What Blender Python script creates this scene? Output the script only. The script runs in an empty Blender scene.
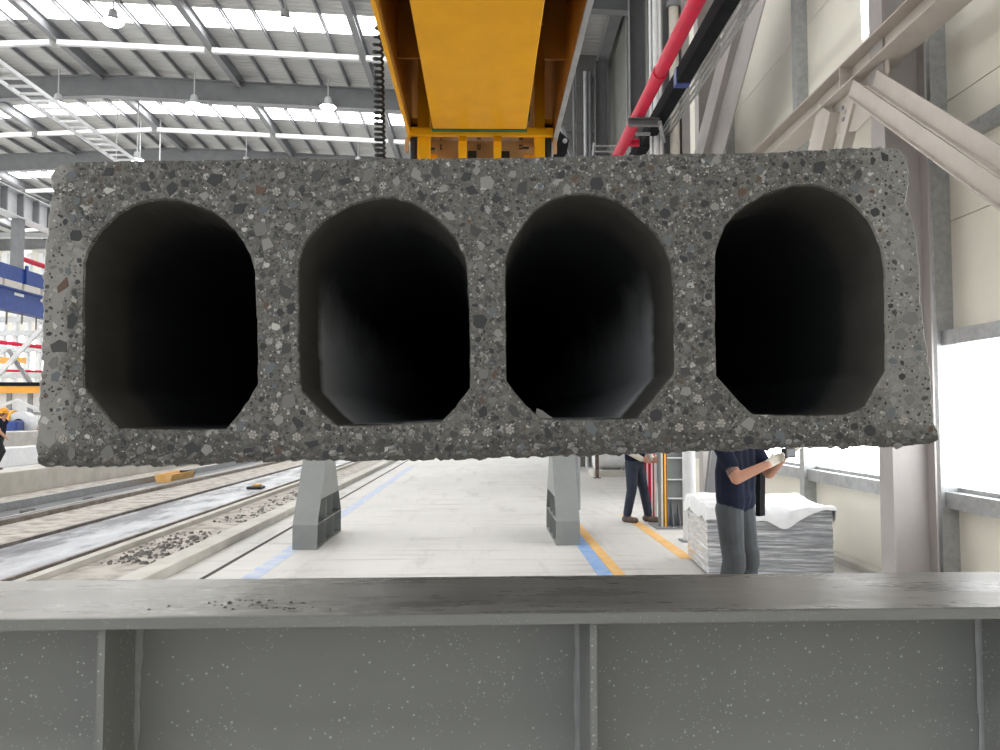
import bpy, bmesh, math, random
from mathutils import Vector, Matrix, noise

random.seed(7)
R = math.radians
C = bpy.context.scene.collection

# ------------------------------------------------------------------ camera
F = 800.0                       # focal length in pixels of the 1000 x 750 frame
CAM = Vector((0.0, 0.0, 1.65))
YAW, PITCH = R(1.07), R(2.93)
cd = bpy.data.cameras.new('camera'); cam = bpy.data.objects.new('camera', cd); C.objects.link(cam)
cd.sensor_width = 36.0; cd.lens = 36.0 * F / 1000.0; cd.clip_start = 0.02; cd.clip_end = 400
cam.location = CAM; cam.rotation_euler = (R(90) + PITCH, 0, -YAW)
bpy.context.scene.camera = cam
RC = cam.rotation_euler.to_matrix()

# ------------------------------------------------------------------ light
sc = bpy.context.scene
sc.view_settings.view_transform = 'Standard'; sc.view_settings.look = 'None'
sc.view_settings.gamma = 1.0; sc.view_settings.use_curve_mapping = False
sc.view_settings.exposure = 0.3
world = bpy.data.worlds.new('world'); sc.world = world; world.use_nodes = True
bg = world.node_tree.nodes['Background']
bg.inputs[0].default_value = (0.93, 0.97, 1.0, 1); bg.inputs[1].default_value = 0.72
SKYLIGHT, WINDOW, LAMP = 9.0, 5.0, 40.0

# ------------------------------------------------------------------ pixel rays
def ray(px, py):
    return RC @ Vector(((px - 500) / F, -(py - 375) / F, -1.0))
def at(px, py, Y):
    d = ray(px, py); return CAM + d * ((Y - CAM.y) / d.y)
def atX(px, py, X):
    d = ray(px, py); return CAM + d * ((X - CAM.x) / d.x)
def atZ(px, py, Z):
    d = ray(px, py); return CAM + d * ((Z - CAM.z) / d.z)

# ------------------------------------------------------------------ materials
def nodes_of(name):
    m = bpy.data.materials.new(name); m.use_nodes = True
    nt = m.node_tree; b = nt.nodes['Principled BSDF']
    return m, nt, b
def N(nt, t, **kw):
    n = nt.nodes.new(t)
    for k, v in kw.items():
        if k in n.inputs: n.inputs[k].default_value = v
        else: setattr(n, k, v)
    return n
def c4(c): return (c[0], c[1], c[2], 1.0)
def ramp(nt, fac, stops):
    r = nt.nodes.new('ShaderNodeValToRGB')
    e = r.color_ramp.elements
    while len(e) > 1: e.remove(e[-1])
    e[0].position = stops[0][0]; e[0].color = c4(stops[0][1]) if len(stops[0][1]) == 3 else stops[0][1]
    for p, c in stops[1:]:
        x = e.new(p); x.color = c4(c)
    nt.links.new(fac, r.inputs[0]); return r.outputs[0]
def mixc(nt, fac, a, b):
    m = nt.nodes.new('ShaderNodeMix'); m.data_type = 'RGBA'
    for s, v in ((0, fac), (6, a), (7, b)):
        if hasattr(v, 'is_output'): nt.links.new(v, m.inputs[s])
        else: m.inputs[s].default_value = v if s == 0 else c4(v)
    return m.outputs[2]
def coords(nt, scale=(1, 1, 1), which='Object', rot=(0, 0, 0)):
    t = nt.nodes.new('ShaderNodeTexCoord'); mp = nt.nodes.new('ShaderNodeMapping')
    mp.inputs['Scale'].default_value = scale; mp.inputs['Rotation'].default_value = rot
    nt.links.new(t.outputs[which], mp.inputs['Vector']); return mp.outputs[0]
def noise_n(nt, vec, scale, detail=6, rough=0.6):
    n = N(nt, 'ShaderNodeTexNoise'); n.inputs['Scale'].default_value = scale
    n.inputs['Detail'].default_value = detail; n.inputs['Roughness'].default_value = rough
    nt.links.new(vec, n.inputs['Vector']); return n.outputs['Fac']
def voro(nt, vec, scale, feature='F1'):
    n = N(nt, 'ShaderNodeTexVoronoi'); n.feature = feature; n.inputs['Scale'].default_value = scale
    nt.links.new(vec, n.inputs['Vector']); return n
def math_n(nt, op, a, b=None):
    n = nt.nodes.new('ShaderNodeMath'); n.operation = op
    for i, v in enumerate((a, b)):
        if v is None: continue
        if hasattr(v, 'is_output'): nt.links.new(v, n.inputs[i])
        else: n.inputs[i].default_value = v
    return n.outputs[0]
def bump(nt, b, h, strength, dist=0.01):
    n = nt.nodes.new('ShaderNodeBump'); n.inputs['Strength'].default_value = strength; n.inputs['Distance'].default_value = dist
    nt.links.new(h, n.inputs['Height']); nt.links.new(n.outputs[0], b.inputs['Normal'])
def pmat(name, c1, c2=None, scale=6, rough=0.6, metal=0.0, bmp=0.0, stretch=(1, 1, 1), lo=0.35, hi=0.65, bscale=None, spec=0.5):
    m, nt, b = nodes_of(name)
    c2 = c2 or tuple(x * 0.8 for x in c1)
    v = coords(nt, stretch); f = noise_n(nt, v, scale)
    nt.links.new(ramp(nt, f, [(lo, c1), (hi, c2)]), b.inputs['Base Color'])
    b.inputs['Roughness'].default_value = rough; b.inputs['Metallic'].default_value = metal
    b.inputs['Specular IOR Level'].default_value = spec
    if bmp: bump(nt, b, noise_n(nt, v, bscale or scale * 6), bmp)
    return m
def emit(name, col, s):
    m, nt, b = nodes_of(name)
    b.inputs['Base Color'].default_value = c4(col); b.inputs['Emission Color'].default_value = c4(col)
    v = coords(nt); f = noise_n(nt, v, 0.8)
    nt.links.new(ramp(nt, f, [(0.2, tuple(x * 0.92 for x in col)), (0.8, col)]), b.inputs['Emission Color'])
    b.inputs['Emission Strength'].default_value = s; return m

M = {}
M['steel_grey'] = pmat('steel_grey_paint', (0.25, 0.255, 0.265), (0.21, 0.215, 0.225), 3, 0.5)
M['steel_dark'] = pmat('steel_dark_paint', (0.17, 0.17, 0.175), (0.13, 0.13, 0.135), 2, 0.55)
M['steel_white'] = pmat('steel_pale_paint', (0.72, 0.73, 0.74), (0.64, 0.65, 0.66), 3, 0.5)
M['beige_steel'] = pmat('beige_primer_steel', (0.56, 0.51, 0.46), (0.50, 0.455, 0.41), 4, 0.5)
M['column_grey'] = pmat('column_warm_grey', (0.40, 0.37, 0.36), (0.35, 0.33, 0.32), 2, 0.55)
M['galv'] = pmat('galvanised_steel', (0.46, 0.47, 0.47), (0.34, 0.35, 0.36), 14, 0.4, 0.35)
M['cream'] = pmat('cream_panel', (0.83, 0.80, 0.70), (0.79, 0.76, 0.665), 0.9, 0.45)
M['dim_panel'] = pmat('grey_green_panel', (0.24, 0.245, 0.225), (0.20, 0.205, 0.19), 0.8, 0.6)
M['grey_panel'] = pmat('grey_panel', (0.22, 0.215, 0.21), (0.18, 0.175, 0.17), 0.8, 0.6)
M['roof_sheet'] = None
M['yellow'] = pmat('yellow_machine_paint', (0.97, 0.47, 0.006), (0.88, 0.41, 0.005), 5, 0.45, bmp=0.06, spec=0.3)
M['yellow_dark'] = pmat('yellow_shaded_side', (0.42, 0.19, 0.02), (0.30, 0.13, 0.015), 4, 0.5)  # darker copy of the yellow, shade of the recess put into the colour
M['tan'] = pmat('tan_steel', (0.62, 0.36, 0.16), (0.52, 0.30, 0.12), 9, 0.5)
M['black'] = pmat('black_rubber', (0.018, 0.018, 0.018), (0.01, 0.01, 0.01), 30, 0.5)
M['dark_tray'] = pmat('dark_grey_duct', (0.016, 0.017, 0.019), (0.011, 0.011, 0.013), 6, 0.9, spec=0.1)
M['red'] = pmat('red_pipe_paint', (0.62, 0.008, 0.05), (0.54, 0.007, 0.04), 4, 0.45, spec=0.25)
M['blue'] = pmat('blue_crane_paint', (0.03, 0.07, 0.30), (0.02, 0.05, 0.22), 5, 0.4)
M['blue_stripe'] = pmat('blue_floor_paint', (0.20, 0.36, 0.68), (0.42, 0.52, 0.68), 7, 0.6, lo=0.4, hi=0.75)
M['blue_worn'] = pmat('worn_blue_floor_paint', (0.38, 0.48, 0.68), (0.58, 0.60, 0.64), 5, 0.6, lo=0.38, hi=0.62)
M['orange_stripe'] = pmat('orange_floor_paint', (0.78, 0.43, 0.12), (0.80, 0.56, 0.28), 7, 0.6, lo=0.4, hi=0.75)
M['white_plastic'] = pmat('white_plastic_sheet', (0.85, 0.86, 0.87), (0.76, 0.77, 0.79), 7, 0.35)
M['green'] = pmat('green_paint', (0.03, 0.16, 0.06), None, 6, 0.5)
M['wood'] = pmat('pallet_wood', (0.36, 0.26, 0.17), (0.26, 0.18, 0.11), 8, 0.7, stretch=(1, 6, 6))
M['pale_concrete'] = pmat('pale_concrete', (0.62, 0.60, 0.55), (0.50, 0.48, 0.43), 2.2, 0.8, bmp=0.1)
M['dirt'] = pmat('dusty_rough_concrete', (0.54, 0.50, 0.45), (0.27, 0.245, 0.22), 3.6, 0.9, bmp=0.4, lo=0.42, hi=0.66)
M['rubble'] = pmat('dark_rubble', (0.20, 0.19, 0.175), (0.10, 0.095, 0.09), 9, 0.9)
M['rail'] = pmat('worn_rail_steel', (0.30, 0.27, 0.24), (0.16, 0.13, 0.11), 6, 0.4, 0.4)
M['dark_gap'] = pmat('dark_joint', (0.05, 0.045, 0.04), None, 6, 0.8)
M['skin'] = pmat('skin', (0.52, 0.27, 0.18), (0.47, 0.24, 0.16), 9, 0.5)
M['navy'] = pmat('navy_cotton', (0.013, 0.017, 0.036), (0.008, 0.011, 0.024), 8, 0.9, bmp=0.35, bscale=14, spec=0.2)
M['trouser_grey'] = pmat('grey_trouser_cloth', (0.070, 0.077, 0.084), (0.045, 0.050, 0.055), 5, 0.85, bmp=0.35, bscale=9)
M['trouser_navy'] = pmat('dark_blue_denim', (0.03, 0.04, 0.065), (0.02, 0.027, 0.045), 6, 0.85, bmp=0.3, bscale=10)
M['trouser_black'] = pmat('black_trouser_cloth', (0.015, 0.015, 0.018), None, 6, 0.85)
M['glove'] = pmat('white_cotton_glove', (0.72, 0.68, 0.60), (0.62, 0.58, 0.50), 20, 0.9)
M['boot'] = pmat('brown_work_boot', (0.16, 0.11, 0.09), (0.09, 0.06, 0.05), 8, 0.6)
M['hair'] = pmat('dark_hair', (0.02, 0.016, 0.012), None, 40, 0.5)
M['hat'] = pmat('orange_hard_hat', (0.85, 0.38, 0.02), (0.78, 0.34, 0.02), 4, 0.3)
M['tattoo'] = pmat('tattoo_ink', (0.10, 0.075, 0.08), (0.20, 0.12, 0.10), 30, 0.5)
M['skylight'] = emit('daylit_translucent_sheet', (1.0, 1.0, 1.0), SKYLIGHT)
M['window'] = emit('daylit_window_pane', (0.97, 0.99, 1.0), WINDOW)
M['lamp'] = emit('lamp_lens', (1.0, 0.99, 0.95), LAMP)

def roof_mat():
    m, nt, b = nodes_of('ribbed_roof_sheet')
    v = coords(nt)
    w = N(nt, 'ShaderNodeTexWave'); w.bands_direction = 'Y'; w.inputs['Scale'].default_value = 1.3; w.inputs['Distortion'].default_value = 0.0
    nt.links.new(v, w.inputs['Vector'])
    nt.links.new(ramp(nt, noise_n(nt, v, 0.4), [(0.3, (0.58, 0.58, 0.57)), (0.7, (0.50, 0.50, 0.49))]), b.inputs['Base Color'])
    b.inputs['Roughness'].default_value = 0.5
    bump(nt, b, w.outputs['Fac'], 0.5, 0.05); return m
M['roof_sheet'] = roof_mat()

def floor_mat():
    m, nt, b = nodes_of('pale_power_floated_floor')
    v = coords(nt)
    f = noise_n(nt, v, 0.35, 8, 0.65); g = noise_n(nt, coords(nt, (1, 0.18, 1)), 2.2, 6, 0.7)
    base = ramp(nt, f, [(0.3, (0.66, 0.64, 0.61)), (0.7, (0.56, 0.545, 0.52))])
    dark = ramp(nt, g, [(0.55, (0, 0, 0)), (0.80, (1, 1, 1))])
    col = mixc(nt, dark, base, (0.40, 0.385, 0.36))
    # tyre-scuff smears that cross the lane
    s = noise_n(nt, coords(nt, (0.5, 5.0, 1)), 1.0, 5, 0.6)
    sm = ramp(nt, s, [(0.56, (0, 0, 0)), (0.74, (0.75, 0.75, 0.75))])
    col = mixc(nt, sm, col, (0.33, 0.31, 0.29))
    nt.links.new(col, b.inputs['Base Color'])
    nt.links.new(ramp(nt, g, [(0.3, (0.42, 0.42, 0.42)), (0.7, (0.62, 0.62, 0.62))]), b.inputs['Roughness'])
    return m
M['floor'] = floor_mat()

def bed_mat():
    m, nt, b = nodes_of('wet_steel_casting_bed')
    v = coords(nt, (1.0, 0.30, 1))
    f = noise_n(nt, v, 1.5, 9, 0.70)
    nt.links.new(ramp(nt, f, [(0.36, (0.58, 0.59, 0.61)), (0.50, (0.42, 0.43, 0.46)), (0.56, (0.20, 0.205, 0.22)), (0.68, (0.09, 0.09, 0.10))]), b.inputs['Base Color'])
    b.inputs['Roughness'].default_value = 0.45; return m
M['bed'] = bed_mat()

def speck_mat():
    m, nt, b = nodes_of('grey_green_beam_paint')
    v = coords(nt)
    base = ramp(nt, noise_n(nt, v, 2.0), [(0.3, (0.255, 0.262, 0.25)), (0.7, (0.22, 0.227, 0.218))])
    vo = voro(nt, v, 130.0)
    keep = math_n(nt, 'GREATER_THAN', noise_n(nt, v, 3.0, 3), 0.43)
    sep = nt.nodes.new('ShaderNodeSeparateColor'); nt.links.new(vo.outputs['Color'], sep.inputs[0])
    few = math_n(nt, 'GREATER_THAN', sep.outputs[0], 0.55)
    spot = math_n(nt, 'LESS_THAN', vo.outputs['Distance'], math_n(nt, 'MULTIPLY', math_n(nt, 'POWER', sep.outputs[1], 1.6), 0.27))
    fac = math_n(nt, 'MULTIPLY', math_n(nt, 'MULTIPLY', spot, keep), few)
    v2 = voro(nt, v, 290.0); s2 = nt.nodes.new('ShaderNodeSeparateColor'); nt.links.new(v2.outputs['Color'], s2.inputs[0])
    k2 = math_n(nt, 'MULTIPLY', math_n(nt, 'GREATER_THAN', s2.outputs[0], 0.80), math_n(nt, 'LESS_THAN', v2.outputs['Distance'], math_n(nt, 'MULTIPLY', s2.outputs[1], 0.36)))
    k2 = math_n(nt, 'MULTIPLY', k2, math_n(nt, 'GREATER_THAN', noise_n(nt, v, 4.5, 4), 0.49))
    base = mixc(nt, math_n(nt, 'MULTIPLY', k2, 0.7), base, (0.50, 0.51, 0.49))
    nt.links.new(mixc(nt, fac, base, (0.50, 0.51, 0.49)), b.inputs['Base Color'])
    b.inputs['Roughness'].default_value = 0.42
    bump(nt, b, noise_n(nt, v, 60), 0.04); return m
M['beam'] = speck_mat()

def flange_mat():
    m, nt, b = nodes_of('stained_flange_painted_sheen')
    v = coords(nt, (0.55, 2.6, 1))
    f = noise_n(nt, v, 3.2, 9, 0.65)
    g = noise_n(nt, coords(nt, (1, 3, 1)), 14, 6, 0.7)
    base = ramp(nt, f, [(0.36, (0.34, 0.335, 0.32)), (0.47, (0.24, 0.235, 0.225)), (0.55, (0.17, 0.165, 0.158)), (0.68, (0.11, 0.107, 0.10))])
    # bright hall reflection painted pale into the left run of the flange
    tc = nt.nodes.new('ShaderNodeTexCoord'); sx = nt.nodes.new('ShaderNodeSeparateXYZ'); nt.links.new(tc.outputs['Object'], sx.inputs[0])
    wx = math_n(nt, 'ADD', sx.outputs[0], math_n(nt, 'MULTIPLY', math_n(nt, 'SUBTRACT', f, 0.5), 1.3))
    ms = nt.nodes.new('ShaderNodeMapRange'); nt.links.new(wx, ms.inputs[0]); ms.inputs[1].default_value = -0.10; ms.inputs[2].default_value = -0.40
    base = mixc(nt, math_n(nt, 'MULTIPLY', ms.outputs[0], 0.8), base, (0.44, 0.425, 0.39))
    d = ramp(nt, g, [(0.60, (0, 0, 0)), (0.75, (1, 1, 1))])
    nt.links.new(mixc(nt, math_n(nt, 'MULTIPLY', d, 0.7), base, (0.10, 0.095, 0.09)), b.inputs['Base Color'])
    nt.links.new(ramp(nt, f, [(0.35, (0.34, 0.34, 0.34)), (0.65, (0.22, 0.22, 0.22))]), b.inputs['Roughness'])
    bump(nt, b, g, 0.15, 0.004); return m
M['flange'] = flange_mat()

def face_mat():
    # saw-cut concrete: grey-brown mortar full of small aggregate; a wet ragged band at the foot, dry pale edges
    m, nt, b = nodes_of('cut_aggregate_concrete')
    v = coords(nt)
    mortar = ramp(nt, noise_n(nt, v, 60, 8, 0.75), [(0.32, (0.085, 0.081, 0.072)), (0.5, (0.135, 0.129, 0.116)), (0.68, (0.19, 0.182, 0.165))])
    vd = nt.nodes.new('ShaderNodeVectorMath'); vd.operation = 'ADD'
    nz = N(nt, 'ShaderNodeTexNoise'); nz.inputs['Scale'].default_value = 90; nt.links.new(v, nz.inputs['Vector'])
    sc_ = nt.nodes.new('ShaderNodeVectorMath'); sc_.operation = 'SCALE'; sc_.inputs['Scale'].default_value = 0.010
    nt.links.new(nz.outputs['Color'], sc_.inputs[0]); nt.links.new(v, vd.inputs[0]); nt.links.new(sc_.outputs[0], vd.inputs[1])
    col = mortar
    for scale, thr, keep in ((85, 0.42, 0.40), (170, 0.44, 0.45), (330, 0.42, 0.45)):
        vo = voro(nt, vd.outputs[0], scale)
        sp = nt.nodes.new('ShaderNodeSeparateColor'); nt.links.new(vo.outputs['Color'], sp.inputs[0])
        inside = math_n(nt, 'LESS_THAN', vo.outputs['Distance'], thr)
        kk = math_n(nt, 'MULTIPLY', inside, math_n(nt, 'GREATER_THAN', sp.outputs[1], keep))
        stone = ramp(nt, sp.outputs[0], [(0.0, (0.030, 0.031, 0.033)), (0.30, (0.065, 0.065, 0.064)), (0.55, (0.14, 0.138, 0.13)), (0.8, (0.22, 0.215, 0.20)), (0.93, (0.40, 0.39, 0.37)), (1.0, (0.6, 0.59, 0.56))])
        col = mixc(nt, math_n(nt, 'MULTIPLY', kk, 0.75), col, stone)
    tc = nt.nodes.new('ShaderNodeTexCoord'); sx = nt.nodes.new('ShaderNodeSeparateXYZ'); nt.links.new(tc.outputs['Object'], sx.inputs[0])
    wob = noise_n(nt, v, 9, 5, 0.6)
    wx = math_n(nt, 'ADD', sx.outputs[0], math_n(nt, 'MULTIPLY', math_n(nt, 'SUBTRACT', wob, 0.5), 0.16))
    wz = math_n(nt, 'ADD', sx.outputs[2], math_n(nt, 'MULTIPLY', math_n(nt, 'SUBTRACT', wob, 0.5), 0.10))
    mr = nt.nodes.new('ShaderNodeMapRange'); nt.links.new(wx, mr.inputs[0]); mr.inputs[1].default_value = 0.500; mr.inputs[2].default_value = 0.545
    ml = nt.nodes.new('ShaderNodeMapRange'); nt.links.new(wx, ml.inputs[0]); ml.inputs[1].default_value = -0.545; ml.inputs[2].default_value = -0.562
    mb = nt.nodes.new('ShaderNodeMapRange'); nt.links.new(wz, mb.inputs[0]); mb.inputs[1].default_value = -0.150; mb.inputs[2].default_value = -0.175
    dry = math_n(nt, 'MULTIPLY', math_n(nt, 'MAXIMUM', math_n(nt, 'MULTIPLY', mr.outputs[0], 0.55), math_n(nt, 'MULTIPLY', ml.outputs[0], 0.8)), math_n(nt, 'SUBTRACT', 1.0, mb.outputs[0]))
    col = mixc(nt, math_n(nt, 'MULTIPLY', dry, 0.85), col, (0.38, 0.37, 0.345))
    wet = mixc(nt, 0.55, col, (0.028, 0.027, 0.023))
    col = mixc(nt, mb.outputs[0], col, wet)
    nt.links.new(col, b.inputs['Base Color'])
    b.inputs['Roughness'].default_value = 0.55
    bump(nt, b, noise_n(nt, v, 220, 5), 0.35, 0.002); return m
M['face'] = face_mat()
M['slab_side'] = pmat('slab_side_concrete', (0.30, 0.295, 0.28), (0.22, 0.215, 0.205), 6, 0.8, bmp=0.3)

def core_mat():
    # bore: a rough dull saw-cut collar, then a wall trowelled smooth by the extruder
    m, nt, b = nodes_of('smooth_bore_concrete')
    v = coords(nt); f = noise_n(nt, coords(nt, (1, 0.25, 1)), 18, 6)
    tc = nt.nodes.new('ShaderNodeTexCoord'); sx = nt.nodes.new('ShaderNodeSeparateXYZ'); nt.links.new(tc.outputs['Object'], sx.inputs[0])
    w = math_n(nt, 'ADD', sx.outputs[1], math_n(nt, 'MULTIPLY', noise_n(nt, v, 6), 0.05))
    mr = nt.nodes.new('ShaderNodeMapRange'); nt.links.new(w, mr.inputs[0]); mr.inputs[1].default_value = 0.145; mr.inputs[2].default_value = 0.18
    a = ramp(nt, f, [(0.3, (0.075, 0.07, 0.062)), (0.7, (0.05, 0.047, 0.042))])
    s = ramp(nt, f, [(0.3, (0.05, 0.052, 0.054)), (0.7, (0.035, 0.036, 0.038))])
    # highlight painted into the lower-wall colour of the two middle bores
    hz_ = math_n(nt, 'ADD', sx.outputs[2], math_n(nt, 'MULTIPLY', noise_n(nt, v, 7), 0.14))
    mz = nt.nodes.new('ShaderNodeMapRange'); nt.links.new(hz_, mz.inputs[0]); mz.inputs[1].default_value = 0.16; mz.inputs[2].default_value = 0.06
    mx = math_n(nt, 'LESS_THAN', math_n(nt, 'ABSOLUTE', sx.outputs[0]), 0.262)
    painted_highlight = math_n(nt, 'MULTIPLY', mz.outputs[0], mx)
    s = mixc(nt, painted_highlight, s, (0.60, 0.61, 0.62))
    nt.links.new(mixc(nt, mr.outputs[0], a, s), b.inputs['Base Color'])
    rg = nt.nodes.new('ShaderNodeMapRange'); nt.links.new(mr.outputs[0], rg.inputs[0]); rg.inputs[3].default_value = 0.85; rg.inputs[4].default_value = 0.5
    nt.links.new(rg.outputs[0], b.inputs['Roughness'])
    bump(nt, b, noise_n(nt, v, 50), 0.15, 0.003); return m
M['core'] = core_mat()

STONES = [('dark_basalt', (0.030, 0.031, 0.034), (0.045, 0.045, 0.047)), ('charcoal_stone', (0.055, 0.055, 0.055), (0.075, 0.074, 0.072)),
          ('grey_stone', (0.16, 0.16, 0.155), (0.21, 0.205, 0.195)), ('blue_grey_stone', (0.125, 0.14, 0.155), (0.16, 0.175, 0.185)),
          ('pale_stone', (0.33, 0.325, 0.305), (0.25, 0.245, 0.23)), ('rust_stone', (0.15, 0.085, 0.055), (0.11, 0.07, 0.05)), ('quartz', (0.60, 0.59, 0.55), (0.48, 0.47, 0.44))]
for n_, a_, b_ in STONES: M[n_] = pmat(n_, a_, b_, 120, 0.5)
M['strand'] = pmat('cut_strand_steel', (0.50, 0.47, 0.43), (0.36, 0.34, 0.31), 300, 0.4, 0.3)

def wrap_mat():
    m, nt, b = nodes_of('stretch_wrap_film')
    v = coords(nt, (0.5, 0.5, 9.0)); f = noise_n(nt, v, 4.5, 7, 0.7)
    nt.links.new(ramp(nt, f, [(0.33, (0.16, 0.17, 0.19)), (0.5, (0.34, 0.35, 0.37)), (0.66, (0.72, 0.73, 0.75))]), b.inputs['Base Color'])
    b.inputs['Roughness'].default_value = 0.22; b.inputs['Coat Weight'].default_value = 0.6
    bump(nt, b, f, 0.6, 0.03); return m
M['wrap'] = wrap_mat()

# ------------------------------------------------------------------ mesh helpers
class MB:
    def __init__(s): s.v = []; s.f = []; s.m = []; s.mi = 0
    def add(s, vs, fs):
        o = len(s.v); s.v += [tuple(v) for v in vs]; s.f += [tuple(i + o for i in f) for f in fs]; s.m += [s.mi] * len(fs); return s
    def box(s, a, b, bev=0.0):
        x0, y0, z0 = (min(a[i], b[i]) for i in range(3)); x1, y1, z1 = (max(a[i], b[i]) for i in range(3))
        if bev <= 0:
            return s.add([(x0, y0, z0), (x1, y0, z0), (x1, y1, z0), (x0, y1, z0), (x0, y0, z1), (x1, y0, z1), (x1, y1, z1), (x0, y1, z1)],
                         [(0, 3, 2, 1), (4, 5, 6, 7), (0, 1, 5, 4), (1, 2, 6, 5), (2, 3, 7, 6), (3, 0, 4, 7)])
        bm = bmesh.new(); bmesh.ops.create_cube(bm, size=1)
        for v in bm.verts: v.co = Vector(((x0 + x1) / 2 + v.co.x * (x1 - x0), (y0 + y1) / 2 + v.co.y * (y1 - y0), (z0 + z1) / 2 + v.co.z * (z1 - z0)))
        bmesh.ops.bevel(bm, geom=bm.edges[:], offset=bev, segments=2, affect='EDGES', profile=0.5)
        s.add([v.co for v in bm.verts], [[v.index for v in f.verts] for f in bm.faces]); bm.free(); return s
    def prof(s, poly, p0, p1, up=(0, 0, 1)):
        """sweep a closed 2-D profile (side, up) from p0 to p1"""
        p0, p1 = Vector(p0), Vector(p1); d = (p1 - p0).normalized(); u = Vector(up)
        sd = d.cross(u).normalized(); u = sd.cross(d).normalized(); n = len(poly)
        vs = [p + sd * a + u * b for p in (p0, p1) for a, b in poly]
        fs = [(i, (i + 1) % n, n + (i + 1) % n, n + i) for i in range(n)] + [tuple(range(n - 1, -1, -1)), tuple(range(n, 2 * n))]
        return s.add(vs, fs)
    def bar(s, p0, p1, w, h, up=(0, 0, 1)):
        return s.prof([(-w / 2, -h / 2), (w / 2, -h / 2), (w / 2, h / 2), (-w / 2, h / 2)], p0, p1, up)
    def ibeam(s, p0, p1, w, h, tf=0.014, tw=0.010, up=(0, 0, 1)):
        a, b, t = w / 2, h / 2, tw / 2
        return s.prof([(-a, -b), (a, -b), (a, -b + tf), (t, -b + tf), (t, b - tf), (a, b - tf), (a, b), (-a, b), (-a, b - tf), (-t, b - tf), (-t, -b + tf), (-a, -b + tf)], p0, p1, up)
    def chan(s, p0, p1, w, h, t=0.008, up=(0, 0, 1)):
        a, b = w / 2, h / 2
        return s.prof([(-a, -b), (a, -b), (a, -b + t), (-a + t, -b + t), (-a + t, b - t), (a, b - t), (a, b), (-a, b)], p0, p1, up)
    def tube(s, pts, rs, n=12, caps=True):
        pts = [Vector(p) for p in pts]
        if not hasattr(rs, '__len__'): rs = [rs] * len(pts)
        up = Vector((0, 0, 1)) if abs((pts[-1] - pts[0]).normalized().z) < 0.9 else Vector((1, 0, 0))
        vs, fs = [], []; u = None
        for i, p in enumerate(pts):
            d = (pts[min(i + 1, len(pts) - 1)] - pts[max(i - 1, 0)]).normalized()
            if u is None: u = (up - d * up.dot(d)).normalized()
            else: u = (u - d * u.dot(d)).normalized()
            w = d.cross(u)
            vs += [p + (u * math.cos(2 * math.pi * k / n) + w * math.sin(2 * math.pi * k / n)) * rs[i] for k in range(n)]
        for i in range(len(pts) - 1):
            for k in range(n): fs.append((i * n + k, i * n + (k + 1) % n, (i + 1) * n + (k + 1) % n, (i + 1) * n + k))
        if caps: fs += [tuple(range(n - 1, -1, -1)), tuple(range((len(pts) - 1) * n, len(pts) * n))]
        return s.add(vs, fs)
    def lathe(s, prof, cx, cy, cz, n=20):
        vs = [(cx + r * math.cos(2 * math.pi * k / n), cy + r * math.sin(2 * math.pi * k / n), cz + z) for r, z in prof for k in range(n)]
        fs = [(i * n + k, i * n + (k + 1) % n, (i + 1) * n + (k + 1) % n, (i + 1) * n + k) for i in range(len(prof) - 1) for k in range(n)]
        fs += [tuple(range(n - 1, -1, -1)), tuple(range((len(prof) - 1) * n, len(prof) * n))]
        return s.add(vs, fs)
    def build(s, name, mats, parent=None, smooth=False):
        me = bpy.data.meshes.new(name); me.from_pydata(s.v, [], s.f)
        for mt in (mats if isinstance(mats, list) else [mats]): me.materials.append(M[mt] if isinstance(mt, str) else mt)
        for p, i in zip(me.polygons, s.m): p.material_index = i; p.use_smooth = smooth
        me.update()
        bm = bmesh.new(); bm.from_mesh(me); bmesh.ops.recalc_face_normals(bm, faces=bm.faces[:]); bm.to_mesh(me); bm.free()
        if smooth: me.set_sharp_from_angle(angle=R(40))
        o = bpy.data.objects.new(name, me); C.objects.link(o); o.parent = parent; return o

def tag(o, label, cat, group=None, kind=None):
    o['label'] = label; o['category'] = cat
    if group: o['group'] = group
    if kind: o['kind'] = kind
    return o
def thing(name, label, cat, loc=(0, 0, 0), group=None, kind=None):
    o = bpy.data.objects.new(name, None); C.objects.link(o); o.location = loc; o.empty_display_size = 0.1
    return tag(o, label, cat, group, kind)
def inv(root, mb):
    """shift a builder's world points into the frame of a root that only has a location"""
    l = root.location; mb.v = [(x - l.x, y - l.y, z - l.z) for x, y, z in mb.v]; return mb
def part(root, name, mb, mats, smooth=False): return inv(root, mb).build(name, mats, root, smooth)

# ================================================================== SETTING
# ---- floor
fl = MB().box((-34, -14, -0.12), (4.6, 78, 0)).build('floor', 'floor')
tag(fl, 'pale grey power-floated concrete floor of the factory hall', 'floor', kind='structure')
def strip(name, X0, X1, mat, z=0.003, Y0=3, Y1=40, parent=fl):
    return MB().box((X0, Y0, 0.0), (X1, Y1, z)).build(name, mat, parent)
strip('floor_stripe', -2.48, -2.30, 'blue_worn', Y0=6, Y1=26)
strip('floor_stripe', 1.17, 1.33, 'blue_stripe', Y0=5, Y1=12.2)
strip('floor_stripe', 1.335, 1.46, 'orange_stripe', Y0=5, Y1=12.2)
strip('floor_stripe', 2.27, 2.42, 'orange_stripe', Y0=9.3, Y1=13.5)
strip('floor_joint', -2.89, -2.84, 'dark_gap', 0.004)
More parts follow.
